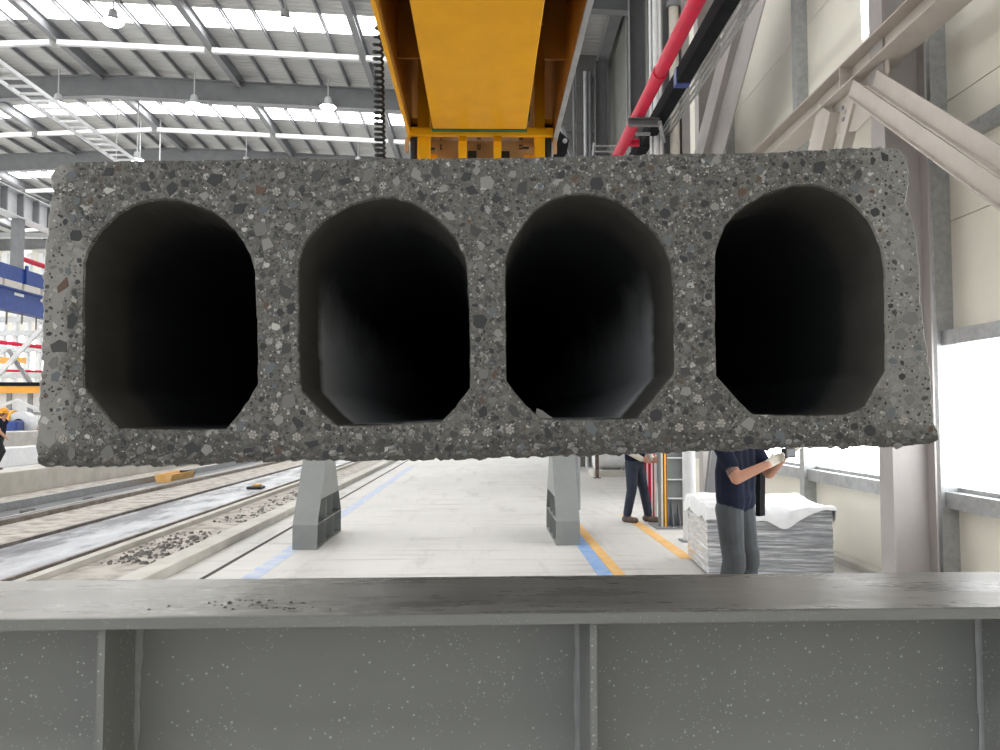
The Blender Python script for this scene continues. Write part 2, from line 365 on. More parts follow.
# ---- ceiling : two slopes with the ridge at X = -14.3
RIDGE, RZ, SL = -14.3, 14.55, 0.045
def roof_z(x): return RZ - abs(x - RIDGE) * SL
ce = thing('ceiling', 'grey steel factory roof with ribbed sheets, purlins and skylight bands', 'ceiling', kind='structure')
XL, XR, YA, YB = -33.0, 4.6, -12.0, 78.0
RAF = [29.5 + 8.1 * k for k in range(-5, 7)]
sky_mid = [y + 3.6 for y in RAF[:-1]]
edges = [YA]
for y in sky_mid:
    if y - 0.7 > YA: edges += [y - 0.62, y + 0.62]
edges.append(YB)
k = 0
while k < len(edges) - 1:
    a, b = edges[k], edges[k + 1]
    sky = k % 2 == 1
    for x0, x1 in ((XL, RIDGE), (RIDGE, 0.6), (0.6, XR)):
        sky = k % 2 == 1 and x0 != 0.6
        mb = MB(); z0, z1 = roof_z(x0), roof_z(x1)
        mb.add([(x0, a, z0), (x1, a, z1), (x1, b, z1), (x0, b, z0), (x0, a, z0 + .06), (x1, a, z1 + .06), (x1, b, z1 + .06), (x0, b, z0 + .06)],
               [(0, 3, 2, 1), (4, 5, 6, 7), (0, 1, 5, 4), (1, 2, 6, 5), (2, 3, 7, 6), (3, 0, 4, 7)])
        mb.build('skylight_panel' if sky else 'roof_sheet', 'skylight' if sky else 'roof_sheet', ce)
    k += 1
x = RIDGE - 17 * 1.02
pm = None
while x < 4.3:
    if abs(((x - RIDGE) / 5.1) - round((x - RIDGE) / 5.1)) > 0.05:
        if pm is None:
            pm = MB().chan((0, YA, -0.09), (0, YB, -0.09), 0.06, 0.165, 0.018).build('purlin', 'steel_grey', ce); o = pm
        else:
            o = pm.copy(); C.objects.link(o); o.parent = ce
        o.location = (x, 0, roof_z(x))
    x += 1.02
for j in range(-3, 4):                                   # longitudinal beams between the purlins
    x = RIDGE + 5.1 * j; z = roof_z(x) - 0.21
    MB().ibeam((x, YA, z), (x, YB, z), 0.22, 0.40, 0.03, 0.03).build('longitudinal_beam', 'steel_grey', ce)
for y in RAF:
    if y < YA + 1: continue
    mb = MB()
    for x0, x1 in ((XL, RIDGE), (RIDGE, XR)):
        mb.ibeam((x0, y, roof_z(x0) - 0.62), (x1, y, roof_z(x1) - 0.62), 0.30, 0.80, 0.03, 0.03)
    mb.build('rafter', 'steel_grey', ce)
for y in sky_mid:
    if y < 8: continue
    for j in range(-3, 3):
        x0 = RIDGE + 5.1 * j + 0.12; x1 = x0 + 4.86
        MB().bar((x0, y + 1.2, roof_z(x0) - 0.53), (x1, y + 1.2, roof_z(x1) - 0.53), 0.16, 0.16).build('cross_strut', 'steel_white', ce)
# ---- right wall with columns, studs, girts, panels and window strip
WX = 4.12
wr = thing('wall_right', 'cream sandwich-panel side wall with steel studs and a window strip', 'wall', (WX, 0, 0), kind='structure')
STUD = [-11.2, -8.0, -5.0, -2.0, 1.0, 4.0, 7.0, 10.0, 13.0, 16.0, 19.0, 22.0, 26.0]
ROWS = [(0.0, 0.98), (2.36, 3.37), (3.37, 4.45), (4.45, 5.55), (5.55, 6.65), (6.65, 7.75), (7.75, 8.85), (8.85, 9.95), (9.95, 11.05), (11.05, 12.15), (12.15, 13.75)]
for i in range(len(STUD) - 1):
    y0, y1 = STUD[i], STUD[i + 1]
    for z0, z1 in ROWS + ([(0.98, 2.36)] if i < 4 or i >= 9 else []):
        ya, yb = y0 + 0.004, y1 - 0.004
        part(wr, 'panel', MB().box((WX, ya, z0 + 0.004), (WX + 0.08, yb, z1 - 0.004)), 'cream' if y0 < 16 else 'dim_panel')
    part(wr, 'stud', MB().chan((WX - 0.07, y1, 0), (WX - 0.07, y1, 13.7), 0.14, 0.16, 0.012, up=(1, 0, 0)), 'galv')
    if i < 10:
        part(wr, 'girt', MB().chan((WX - 0.05, y0, 0.92), (WX - 0.05, y1, 0.92), 0.12, 0.14, 0.01), 'galv')
        part(wr, 'girt', MB().chan((WX - 0.05, y0, 2.33), (WX - 0.05, y1, 2.33), 0.12, 0.13, 0.01), 'galv')
part(wr, 'girt', MB().chan((WX - 0.05, 1, 4.03), (WX - 0.05, 7, 4.03), 0.10, 0.11, 0.01), 'galv')
part(wr, 'daylight_strip', MB().box((WX - 0.02, 8.2, 5.75), (WX - 0.002, 8.44, 9.0)), 'window')
part(wr, 'backing', MB().box((WX + 0.081, -11.2, 0.0), (WX + 0.12, 26.0, 0.95)).box((WX + 0.081, -11.2, 2.4), (WX + 0.12, 26.0, 13.75)), 'grey_panel')
wi = 0
for i in range(4, 9):
    y0, y1 = STUD[i], STUD[i + 1]
    w = thing('window_%d' % (wi + 1), ['bright side-wall window nearest the camera', 'bright blown-out window beside the steel column at the right edge', 'bright window between the pale column and the wrapped pallet',
              'bright window behind the hands of the worker beside the pallet', 'far bright window of the side wall strip'][wi], 'window', (WX, y0, 0.99), kind='structure')
    part(w, 'pane', MB().box((WX + 0.05, y0 + 0.03, 1.02), (WX + 0.07, y1 - 0.03, 2.33)), 'window')
    fr = MB()
    for z in (0.99, 2.32): fr.box((WX + 0.0, y0 + 0.01, z), (WX + 0.08, y1 - 0.01, z + 0.035))
    for y in (y0 + 0.01, y1 - 0.045): fr.box((WX + 0.0, y, 1.026), (WX + 0.08, y + 0.035, 2.319))
    part(w, 'window_frame', fr, 'galv'); wi += 1
bb = MB().box((WX - 0.16, -11, 0), (WX - 0.02, 26, 0.07)).build('baseboard_right', 'pale_concrete')
tag(bb, 'low concrete upstand along the foot of the cream side wall', 'baseboard', kind='structure')
# ---- cross wall behind the crane, far right
wb = thing('wall_back', 'dark grey panelled cross wall at the far right of the hall', 'wall', (2.0, 26.2, 0), kind='structure')
for z in range(9):
    z0 = 2.3 + z * 1.3
    for xa, xb in ((1.9, 3.02), (3.04, 4.2)):
        part(wb, 'panel', MB().box((xa, 26.2, z0), (xb, 26.3, z0 + 1.27)), 'grey_panel')
part(wb, 'panel', MB().box((2.55, 26.2, 0), (4.2, 26.3, 2.27)), 'grey_panel')
for z in (5.9, 8.5, 11.1): part(wb, 'rail', MB().box((1.9, 26.12, z), (4.1, 26.19, z + 0.05)), 'steel_grey')
# ---- left and far walls
wlft = thing('wall_left', 'far pale side wall of the neighbouring bay', 'wall', (-33, 0, 0), kind='structure')
for i in range(12):
    y0 = -12 + i * 7.5
    part(wlft, 'panel', MB().box((-33.1, y0 + 0.01, 0), (-33, y0 + 7.49, 5.0)), 'cream')
    part(wlft, 'daylight_strip', MB().box((-33.1, y0 + 0.01, 5.02), (-33, y0 + 7.49, 7.5)), 'window')
    part(wlft, 'panel', MB().box((-33.1, y0 + 0.01, 7.52), (-33, y0 + 7.49, 13.8)), 'cream')
wf = thing('wall_far', 'distant end wall of the hall with daylight strip', 'wall', (0, 78, 0), kind='structure')
for i in range(6):
    x0 = -33 + i * 6.27
    part(wf, 'panel', MB().box((x0 + .01, 78, 0), (x0 + 6.25, 78.1, 4.0)), 'cream')
    part(wf, 'daylight_strip', MB().box((x0 + .01, 78, 4.02), (x0 + 6.25, 78.1, 6.5)), 'window')
    part(wf, 'panel', MB().box((x0 + .01, 78, 6.52), (x0 + 6.25, 78.1, 13.7)), 'cream')

# ================================================================== CASTING LANES on the left
def lane(name, label, cat, X0, X1, z, mat, Y0=3.0, Y1=60, bev=0.0, kind=None):
    o = MB().box((X0, Y0, 0.0), (X1, Y1, z), bev).build(name, mat); return tag(o, label, cat, kind=kind)
lane('casting_bed', 'long grey steel casting bed with dark wet stains between rails', 'casting bed', -5.84, -4.62, 0.05, 'bed')
lane('rail', 'thin steel rail along the near edge of stained casting bed', 'rail', -4.60, -4.555, 0.10, 'rail')
lane('rail', 'thin steel rail along the far edge of stained casting bed', 'rail', -5.96, -5.90, 0.08, 'rail')
lane('bed_edge', 'pale concrete edge strip beside the near rail', 'kerb', -4.52, -4.40, 0.075, 'pale_concrete')
lane('rough_strip', 'rough dusty concrete strip strewn with dark rubble', 'rubble strip', -4.39, -3.52, 0.012, 'dirt')
lane('kerb', 'pale concrete kerb between rubble strip and painted walkway', 'kerb', -3.50, -3.24, 0.11, 'pale_concrete', bev=0.012)
lane('dirt_strip', 'pale dusty strip between the two casting beds', 'dirt strip', -7.20, -5.99, 0.015, 'dirt')
lane('rail', 'brown rusty rail beside the grey trough', 'rail', -7.32, -7.22, 0.09, 'rail')
tr = thing('trough', 'low dark grey steel trough along the far lane', 'trough', (-7.8, 3, 0))
part(tr, 'trough_base', MB().box((-8.15, 3, 0), (-7.42, 60, 0.04)), 'steel_dark')
part(tr, 'trough_side', MB().box((-8.20, 3, 0), (-8.14, 60, 0.18)), 'galv')
part(tr, 'trough_side', MB().box((-7.45, 3, 0), (-7.38, 60, 0.09)), 'galv')
lane('dirt_strip', 'dusty brown strip at the foot of low wall', 'dirt strip', -9.78, -8.22, 0.012, 'dirt')
lane('low_wall', 'low grey concrete wall beyond the casting lanes', 'wall', -10.35, -9.80, 0.50, 'pale_concrete', bev=0.02)
lane('concrete_beam', 'white concrete beam lying behind the walking worker', 'beam', -16.3, -15.5, 0.60, 'white_plastic', 12, 48, 0.02)
lane('concrete_beam', 'farther and higher white concrete beam behind the worker', 'beam', -18.6, -17.3, 1.06, 'pale_concrete', 12, 52, 0.02)
# rubble lumps on the rough strip
rb = MB()
for i in range(620):
    y = random.choice((random.uniform(9.0, 11.5), random.uniform(12.5, 18.5))); xx = random.gauss(-3.95, 0.24) if y < 12 else random.gauss(-3.85, 0.2)
    if not -4.35 < xx < -3.55: continue
    s = 0.008 + 0.030 * random.random() ** 2; a = random.random() * 6
    pts = [Vector((xx + s * math.cos(a + t * 1.26) * random.uniform(.7, 1.2), y + s * 1.6 * math.sin(a + t * 1.26) * random.uniform(.7, 1.2), 0.010)) for t in range(5)]
    top = [Vector((xx + (p.x - xx) * .6, y + (p.y - y) * .6, 0.012 + s * random.uniform(.4, .9))) for p in pts]
    rb.add(pts + top, [(i_, (i_ + 1) % 5, 5 + (i_ + 1) % 5, 5 + i_) for i_ in range(5)] + [(5, 6, 7, 8, 9), (4, 3, 2, 1, 0)])
tag(rb.build('rubble', 'rubble'), 'crumbs of dark concrete rubble scattered along the rough strip', 'rubble', kind='stuff')
# yellow tool on the trough and the small marker on the bed
p = Vector((-7.75, 20.3, 0))
yb = thing('formwork_trolley', 'orange-yellow plastic trough lying on the far lane', 'trough', (p.x, p.y, 0.04))
part(yb, 'shell', MB().prof([(-.16, 0.0), (.16, 0.0), (.22, .2), (.18, .2), (.13, .04), (-.13, .04), (-.18, .2), (-.22, .2)], (p.x, p.y - .75, .04), (p.x, p.y + .75, .04)), 'orange_stripe')
part(yb, 'end_plate', MB().prof([(-.16, 0), (.16, 0), (.22, .2), (-.22, .2)], (p.x, p.y + .72, .04), (p.x, p.y + .78, .04)), 'black')
part(yb, 'end_plate', MB().prof([(-.16, 0), (.16, 0), (.22, .2), (-.22, .2)], (p.x, p.y - .78, .04), (p.x, p.y - .72, .04)), 'orange_stripe')
mk = thing('bed_clamp', 'small black and orange clamp on the stained casting bed', 'clamp', (-5.0, 17.8, 0.05))
part(mk, 'body', MB().box((-5.2, 17.62, .05), (-4.88, 17.98, .11), .02), 'black')
part(mk, 'cap', MB().box((-5.08, 17.7, .11), (-4.93, 17.9, .16), .02), 'orange_stripe')
# small bits in the far trough
for i, (yy, m_) in enumerate(((10.6, 'rubble'), (11.4, 'orange_stripe'), (13.4, 'rubble'), (15.4, 'rubble'))):
    o = MB().box((-7.75 + .04 * i, yy, .04), (-7.55, yy + .32, .10), .03).build('debris_block', m_)
    tag(o, ['dark lump in the trough nearest the left picture edge', 'orange scrap in the grey trough near the left edge', 'dark lump in the trough below slab corner', 'dark lump in the trough before the orange plastic trough'][i], 'debris')

# ================================================================== HOLLOW-CORE SLAB
AL = R(-0.15); ROLL = R(1.35)
ex0 = Vector((math.cos(AL), math.sin(AL), 0)); ey = Vector((-math.sin(AL), math.cos(AL), 0)); ez0 = Vector((0, 0, 1))
ex = ex0 * math.cos(ROLL) + ez0 * math.sin(ROLL); ez = -ex0 * math.sin(ROLL) + ez0 * math.cos(ROLL)
SO = CAM + Vector((0, 1.067, 0.13))
def slab_uv(px, py):
    d = ray(px, py); t = (SO - CAM).dot(ey) / d.dot(ey); q = CAM + d * t - SO
    return (q.dot(ex), q.dot(ez))
OUT = [(50, 174), (57, 164), (66, 162), (130, 160.5), (200, 160), (270, 157.5), (360, 158.5), (430, 158), (520, 157), (600, 155), (690, 153), (760, 152.5), (830, 148.5), (885, 146.5), (900, 148), (908, 157),
       (910, 174), (907, 203), (914, 219), (920, 257), (923, 310), (928, 347), (932, 375), (935, 420), (940, 430), (940, 440), (931, 445), (860, 446.5), (800, 447.5), (715, 451), (660, 453), (600, 455), (520, 458), (440, 460),
       (350, 461), (300, 461), (240, 462.5), (160, 465), (90, 466.5), (45, 467), (36, 464), (34, 452), (36, 434), (38.5, 395), (41, 357), (42, 310), (42, 276), (47, 221), (51, 190)]
HOLES = [[(84.4, 262), (83.5, 300), (83.5, 345), (84, 387), (96, 402), (108, 417), (118, 428.5), (145, 429.5), (185, 430), (225, 429), (237, 416), (248, 400), (257, 384.7), (257, 345), (255.5, 300), (254, 271), (250, 256), (243, 242), (235, 231), (225, 221.5), (212, 212), (197.6, 205.7), (182, 201), (166, 199.3), (149, 201), (134, 205.7), (122, 212), (111.6, 220.7), (102, 230), (93.4, 242), (87.5, 252)],
         [(299, 262), (298.5, 300), (299, 345), (300.4, 389), (312, 402), (325, 416), (337, 425.5), (370, 425.5), (410, 423), (441, 421.5), (452, 411), (461, 399), (470, 387), (470, 345), (468.5, 300), (466, 262), (461, 249), (454.5, 237.4), (445, 226.5), (434, 217), (423, 209), (411.4, 202.5), (397, 199), (382, 198), (367, 200.5), (352.5, 205), (341, 210.5), (330, 217), (319, 226.5), (309.5, 237.4), (303, 249)],
         [(506, 262), (505.5, 300), (506, 345), (507, 382), (518, 396), (530, 409), (541, 418.7), (575, 419.5), (610, 419.5), (637, 418.5), (650, 404), (662, 389), (674.8, 373.4), (674.5, 330), (673.5, 295), (672, 271.4), (669, 258), (663.5, 246.5), (655, 233), (643, 221.6), (632, 211.5), (620.5, 203.4), (605, 197), (588.7, 194.4), (575, 194.5), (561.6, 196.6), (547, 203), (534, 212.5), (524, 224), (516, 237), (509.5, 249)],
         [(716, 253), (715.5, 295), (716, 340), (717, 375.6), (729, 389), (741, 403), (753.4, 414.5), (785, 415), (820, 415.5), (846, 414.5), (858, 410.5), (866, 406), (876, 389), (886, 371), (886, 335), (885.5, 295), (884, 262), (881, 247), (875.8, 233), (869, 220.5), (860, 210), (848, 199.5), (835, 192), (822, 187), (808, 185.2), (794, 186), (780.6, 189), (764, 195), (749, 203.4), (736.5, 213.5), (726, 226), (720, 239)]]
def dense(poly, step, jit, seed):
    rnd = random.Random(seed); out = []
    n = len(poly)
    for i in range(n):
        a, b = Vector(poly[i]), Vector(poly[(i + 1) % n]); L = (b - a).length; k = max(1, int(L / step))
        for j in range(k):
            q = a + (b - a) * (j / k); jt = jit(q) if callable(jit) else jit
            out.append((q.x + rnd.gauss(0, jt), q.y + rnd.gauss(0, jt)))
    return out
def rag(q):
    if q.y > 440: return 0.9
    return 0.75 if (q.x < 70 or q.x > 880) else 0.35
OUTD = dense(OUT, 4.0, rag, 3); HOLED = [dense(h, 5.0, 0.28, 10 + i) for i, h in enumerate(HOLES)]
SL_LEN = 6.0
slab = thing('hollow_core_slab', 'dark grey hollow-core concrete slab with four arched openings, lifted overhead', 'concrete slab')
slab.matrix_world = Matrix(((ex.x, ey.x, ez.x, SO.x), (ex.y, ey.y, ez.y, SO.y), (ex.z, ey.z, ez.z, SO.z), (0, 0, 0, 1)))
bm = bmesh.new()
def loop3(px_poly, y, f=1.0, c=None):
    vs = []
    for px, py in px_poly:
        u, v = slab_uv(px, py)
        if c: u = c[0] + (u - c[0]) * f; v = c[1] + (v - c[1]) * f
        vs.append(bm.verts.new((u, y, v)))
    return vs
def ring(vs): return [bm.edges.new((vs[i], vs[(i + 1) % len(vs)])) for i in range(len(vs))]
def skin(a, b, mi):
    n = len(a)
    for i in range(n):
        f_ = bm.faces.new((a[i], a[(i + 1) % n], b[(i + 1) % n], b[i])); f_.material_index = mi; f_.smooth = mi == 2
for y, back in ((0.0, False), (SL_LEN, True)):
    lo = loop3(OUTD, y, 0.995 if not back else 1.0, (0, 0)); ed = ring(lo); hs = []
    for h in HOLED:
        c = [sum(slab_uv(*q)[k] for q in h) / len(h) for k in (0, 1)]
        hv = loop3(h, y, 1.012, c); ed += ring(hv); hs.append(hv)
    r = bmesh.ops.triangle_fill(bm, use_beauty=True, use_dissolve=False, edges=ed)
    for g in r['geom']:
        if isinstance(g, bmesh.types.BMFace): g.material_index = 0
    if not back:
        mid = loop3(OUTD, 0.004); skin(lo, mid, 0); last = mid; hm = []
        for h, hv in zip(HOLED, hs):
            m2 = loop3(h, 0.004); skin(hv, m2, 0); prev = m2
            c = [sum(slab_uv(*q)[k] for q in h) / len(h) for k in (0, 1)]
            for yy, ff in ((0.05, 1.0), (0.12, 0.995), (0.4, 0.99), (1.2, 0.99), (3.0, 0.99)):
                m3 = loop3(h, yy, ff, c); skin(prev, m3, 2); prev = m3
            hm.append(prev)
    else:
        skin(last, lo, 1)
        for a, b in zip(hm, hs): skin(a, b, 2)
bmesh.ops.recalc_face_normals(bm, faces=bm.faces[:])
me = bpy.data.meshes.new('slab_body'); bm.to_mesh(me); bm.free()
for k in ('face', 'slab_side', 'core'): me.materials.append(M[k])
body = bpy.data.objects.new('slab_body', me); C.objects.link(body); body.parent = slab
for h in HOLED:                                           # unseen plugs added to keep far-end light out of the bores
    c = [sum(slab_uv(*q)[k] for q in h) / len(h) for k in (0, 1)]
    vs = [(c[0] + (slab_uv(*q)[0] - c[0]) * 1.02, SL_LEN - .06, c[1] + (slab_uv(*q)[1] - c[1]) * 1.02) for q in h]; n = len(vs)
    MB().add(vs + [(a, b + .05, d) for a, b, d in vs], [tuple(range(n)), tuple(range(2 * n - 1, n - 1, -1))] + [(i, (i + 1) % n, n + (i + 1) % n, n + i) for i in range(n)]).build('bore_light_stop', 'black', slab)
# cut strand ends: seven wires each
STR = [(277, 192), (275, 407), (253, 434.5), (275, 435.5), (297, 437), (466, 432), (488, 432), (510, 430), (687, 178.5), (697.5, 398.5), (679, 427.5), (700.5, 425.5), (721, 423), (903, 421), (64, 439)]
mb = MB()
for k in range(7):
    a = k * math.pi / 3; r = 0 if k == 6 else 0.0042
    pr = [(0.0019 * math.cos(t * math.pi / 4), 0.0019 * math.sin(t * math.pi / 4)) for t in range(8)]
    mb.prof([(x_ + r * math.cos(a), z_ + r * math.sin(a)) for x_, z_ in pr], (0, -0.0022, 0), (0, 0.004, 0))
s0 = None
for px, py in STR:
    if s0 is None: s0 = mb.build('strand_end', 'strand', slab); o = s0
    else: o = s0.copy(); C.objects.link(o); o.parent = slab
    u, v = slab_uv(px, py); o.location = (u, 0, v); o.rotation_euler = (0, random.random() * 6, 0)
# aggregate
def inside(poly, x, y):
    c = False; j = len(poly) - 1
    for i in range(len(poly)):
        xi, yi = poly[i]; xj, yj = poly[j]
        if (yi > y) != (yj > y) and x < (xj - xi) * (y - yi) / (yj - yi) + xi: c = not c
        j = i
    return c
def edge_d(poly, x, y):
    best = 1e9
    for i in range(len(poly)):
        a, b = poly[i], poly[(i + 1) % len(poly)]
        dx, dy = b[0] - a[0], b[1] - a[1]; t = max(0, min(1, ((x - a[0]) * dx + (y - a[1]) * dy) / (dx * dx + dy * dy)))
        best = min(best, (a[0] + t * dx - x) ** 2 + (a[1] + t * dy - y) ** 2)
    return math.sqrt(best)
def clear(x, y, m):
    if not inside(OUT, x, y) or edge_d(OUT, x, y) < m + 1.5: return False
    for h in HOLES:
        if min(q[0] for q in h) - m - 2 < x < max(q[0] for q in h) + m + 2 and min(q[1] for q in h) - m - 2 < y < max(q[1] for q in h) + m + 2:
            if inside(h, x, y) or edge_d(h, x, y) < m + 1.2: return False
    return all(math.hypot(x - a, y - b) > m + 6 for a, b in STR)
placed = []; grid = {}
def free(x, y, r):
    gx, gy = int(x // 25), int(y // 25)
    for i in range(gx - 1, gx + 2):
        for j in range(gy - 1, gy + 2):
            for a, b, q in grid.get((i, j), ()):
                if math.hypot(x - a, y - b) < (r + q) * 0.92: return False
    grid.setdefault((gx, gy), []).append((x, y, r)); return True
SRND = random.Random(21)
shapes = {}
def stone_poly(rnd, n):
    el = rnd.uniform(0.55, 0.95); out = []
    for k in range(n):
        a = 2 * math.pi * (k + rnd.uniform(-.28, .28)) / n; r = rnd.uniform(0.78, 1.12)
        out.append((r * math.cos(a), el * r * math.sin(a)))
    return out
WTS = [0.36, 0.22, 0.14, 0.09, 0.10, 0.05, 0.04]
names = [s[0] for s in STONES]
for mi, nm in enumerate(names):
    for k in range(5):
        pl = stone_poly(SRND, SRND.choice((4, 4, 5, 5, 6)))
        b = MB().prof(pl, (0, -0.0007, 0), (0, 0.0012, 0)); o = b.build('aggregate_stone', nm)
        shapes[(mi, k)] = o.data; bpy.data.objects.remove(o)
big = 0; tries = 0
while big < 295 and tries < 20000:
    tries += 1
    x, y = SRND.uniform(36, 938), SRND.uniform(148, 464)
    r = 4.2 + 6.0 * SRND.random() ** 2.0
    if not clear(x, y, r) or not free(x, y, r): continue
    mi = SRND.choices(range(7), WTS)[0]
    if x > 880 or x < 80: mi = SRND.choices(range(7), [.1, .1, .25, .15, .3, .04, .06])[0]
    if mi == 6: r *= 0.75
    u, v = slab_uv(x, y); s = r * 1.067 / F
    o = bpy.data.objects.new('aggregate_stone', shapes[(mi, SRND.randrange(5))]); C.objects.link(o); o.parent = slab
    o.location = (u, 0, v); o.rotation_euler = (0, SRND.random() * 6.28, 0); o.scale = (s, 1, s); big += 1
sm = MB(); cnt = 0; tries = 0
while cnt < 2400 and tries < 60000:
    tries += 1
    x, y = SRND.uniform(36, 938), SRND.uniform(148, 464)
    r = 1.1 + 2.8 * SRND.random() ** 2.0
    if not clear(x, y, r) or not free(x, y, r): continue
    mi = SRND.choices(range(7), [.28, .24, .18, .09, .09, .03, .09])[0]
    if mi == 6 and r > 1.2: r = SRND.uniform(.8, 1.5)
    u, v = slab_uv(x, y); s = r * 1.067 / F; sm.mi = mi; a = SRND.random() * 6.28
    pl = [(s * (p_[0] * math.cos(a) - p_[1] * math.sin(a)), s * (p_[0] * math.sin(a) + p_[1] * math.cos(a))) for p_ in stone_poly(SRND, SRND.choice((4, 5, 6)))]
    n = len(pl); sm.add([(u + q[0], -0.0005, v + q[1]) for q in pl] + [(u + q[0], 0.001, v + q[1]) for q in pl],
                        [tuple(range(n)), *[(i, (i + 1) % n, n + (i + 1) % n, n + i) for i in range(n)]]); cnt += 1
o = sm.build('aggregate_chips', names, slab); o['kind'] = 'stuff'
# torn lumps along the bottom lip
lip = MB()
for i in range(230):
    x = SRND.uniform(40, 934); t = (x - 36) / 900; y = 463.5 - 20 * t + SRND.uniform(-7, 1.5)
    if not inside(OUT, x, y): continue
    u, v = slab_uv(x, y); s = SRND.uniform(0.002, 0.006); lip.mi = 0 if SRND.random() < .75 else 1
    pts = []
    for k in range(6):
        a = k * math.pi / 3 + SRND.uniform(-.3, .3); pts.append((u + s * 1.5 * math.cos(a) * SRND.uniform(.7, 1.2), 0.001, v + s * math.sin(a) * SRND.uniform(.7, 1.2)))
    ap = (u + SRND.uniform(-.3, .3) * s, -s * SRND.uniform(.5, 1.0), v + SRND.uniform(-.2, .5) * s)
    lip.add(pts + [ap], [(k, (k + 1) % 6, 6) for k in range(6)] + [(5, 4, 3, 2, 1, 0)])
o = lip.build('torn_lip', ['rubble', 'slab_side'], slab); o['kind'] = 'stuff'
# loose chip in the third core
u, v = slab_uv(545, 418.5)
cm = MB().add([(-.012, -.01, 0), (.012, -.012, 0), (.014, .012, 0), (-.012, .01, 0), (-.009, -.003, .014), (-.002, -.005, .011), (.006, .003, .005), (-.006, .006, .010)], [(0, 1, 5, 4), (1, 2, 6, 5), (2, 3, 7, 6), (3, 0, 4, 7), (4, 5, 6, 7), (3, 2, 1, 0)])
o = cm.build('concrete_chip', 'slab_side'); o.matrix_world = slab.matrix_world @ Matrix.Translation((u, 0.03, v))
tag(o, 'small loose concrete chip lying in the third slab opening', 'debris')

# ================================================================== FOREGROUND STEEL GIRDER
zt = CAM.z - 0.286
b0, b1 = atZ(0, 581.5, zt), atZ(1000, 570.5, zt)
f0, f1 = atZ(0, 617.5, zt), atZ(1000, 608.5, zt)
g = ((b1 - b0) + (f1 - f0)); ga = math.atan2(g.y, g.x)
mid = (b0 + b1 + f0 + f1) / 4
gw = abs((Vector((-math.sin(ga), math.cos(ga), 0))).dot((b0 + b1 - f0 - f1) / 2))
gird = thing('steel_girder', 'grey painted steel girder with stained top flange, crossing the foreground', 'girder', (mid.x, mid.y, 0))
gird.rotation_euler = (0, 0, ga)
H = zt
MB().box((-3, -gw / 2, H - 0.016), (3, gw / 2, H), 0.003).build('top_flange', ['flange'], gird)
# painted edge of the flange
MB().box((-3, -gw / 2 - 0.0012, H - 0.0165), (3, -gw / 2 + 0.001, H - 0.0015)).build('flange_edge', 'beam', gird)
MB().box((-3, -0.007, 0.016), (3, 0.007, H - 0.016)).build('web', 'beam', gird)
MB().box((-3, -gw / 2, 0), (3, gw / 2, 0.016)).build('bottom_flange', 'beam', gird)
gi = Matrix.Rotation(-ga, 3, 'Z')
def girder_x(px):         # where a pixel column crosses the stiffener front line
    q = atZ(px, 690, zt - 0.1); d = ray(px, 690)
    # intersect with the plane local y = -gw/2 + 0.012
    nrm = Vector((-math.sin(ga), math.cos(ga), 0)); p0 = Vector((mid.x, mid.y, 0)) + nrm * (-gw / 2 + 0.012)
    t = (p0 - CAM).dot(nrm) / d.dot(nrm); return (gi @ (CAM + d * t - Vector((mid.x, mid.y, 0)))).x
sx = [girder_x(101), girder_x(593.5)]; sp = sx[1] - sx[0]; sx.append(sx[1] + sp * 0.94); sx.append(sx[0] - sp)
for x in sx:
    st = MB().box((x - 0.005, -gw / 2 + 0.010, 0.016), (x + 0.005, -0.007, H - 0.0165)).build('stiffener', 'beam', gird)
    wd = MB()
    for s in (-1, 1):
        pts = []; rs = []
        for k in range(60):
            pts.append((x + s * 0.007, -0.010, 0.3 + k * (H - 0.32) / 59)); rs.append(0.0055 + 0.0045 * noise.noise((k * .35, x * 9, s)) + 0.002 * noise.noise((k * 1.3, x, s * 3)))
        wd.tube(pts, [max(.002, r) for r in rs], 6)
    wd.build('weld_bead', 'galv', st, True)
    MB().box((x - 0.005, 0.007, 0.016), (x + 0.005, gw / 2 - 0.01, H - 0.0165)).build('stiffener', 'beam', gird)
fr_rnd = random.Random(4)
for i, cx in enumerate((-.03, .0, .03)):
    pass
cr = MB()
for i in range(46):
    q = atZ(fr_rnd.gauss(250, 40), fr_rnd.uniform(600, 610), H); s = fr_rnd.uniform(.001, .003)
    lq = gi @ (q - Vector((mid.x, mid.y, 0)))
    if abs(lq.y) > gw / 2 - .01: continue
    pts = [(q.x + s * 1.5 * math.cos(k * 1.257), q.y + s * math.sin(k * 1.257), H) for k in range(5)]
    cr.add(pts + [(q.x, q.y, H + s * .8)], [(k, (k + 1) % 5, 5) for k in range(5)] + [(4, 3, 2, 1, 0)])
tag(cr.build('crumbs', 'rubble'), 'dark concrete crumbs lying on the girder flange', 'debris', kind='stuff')

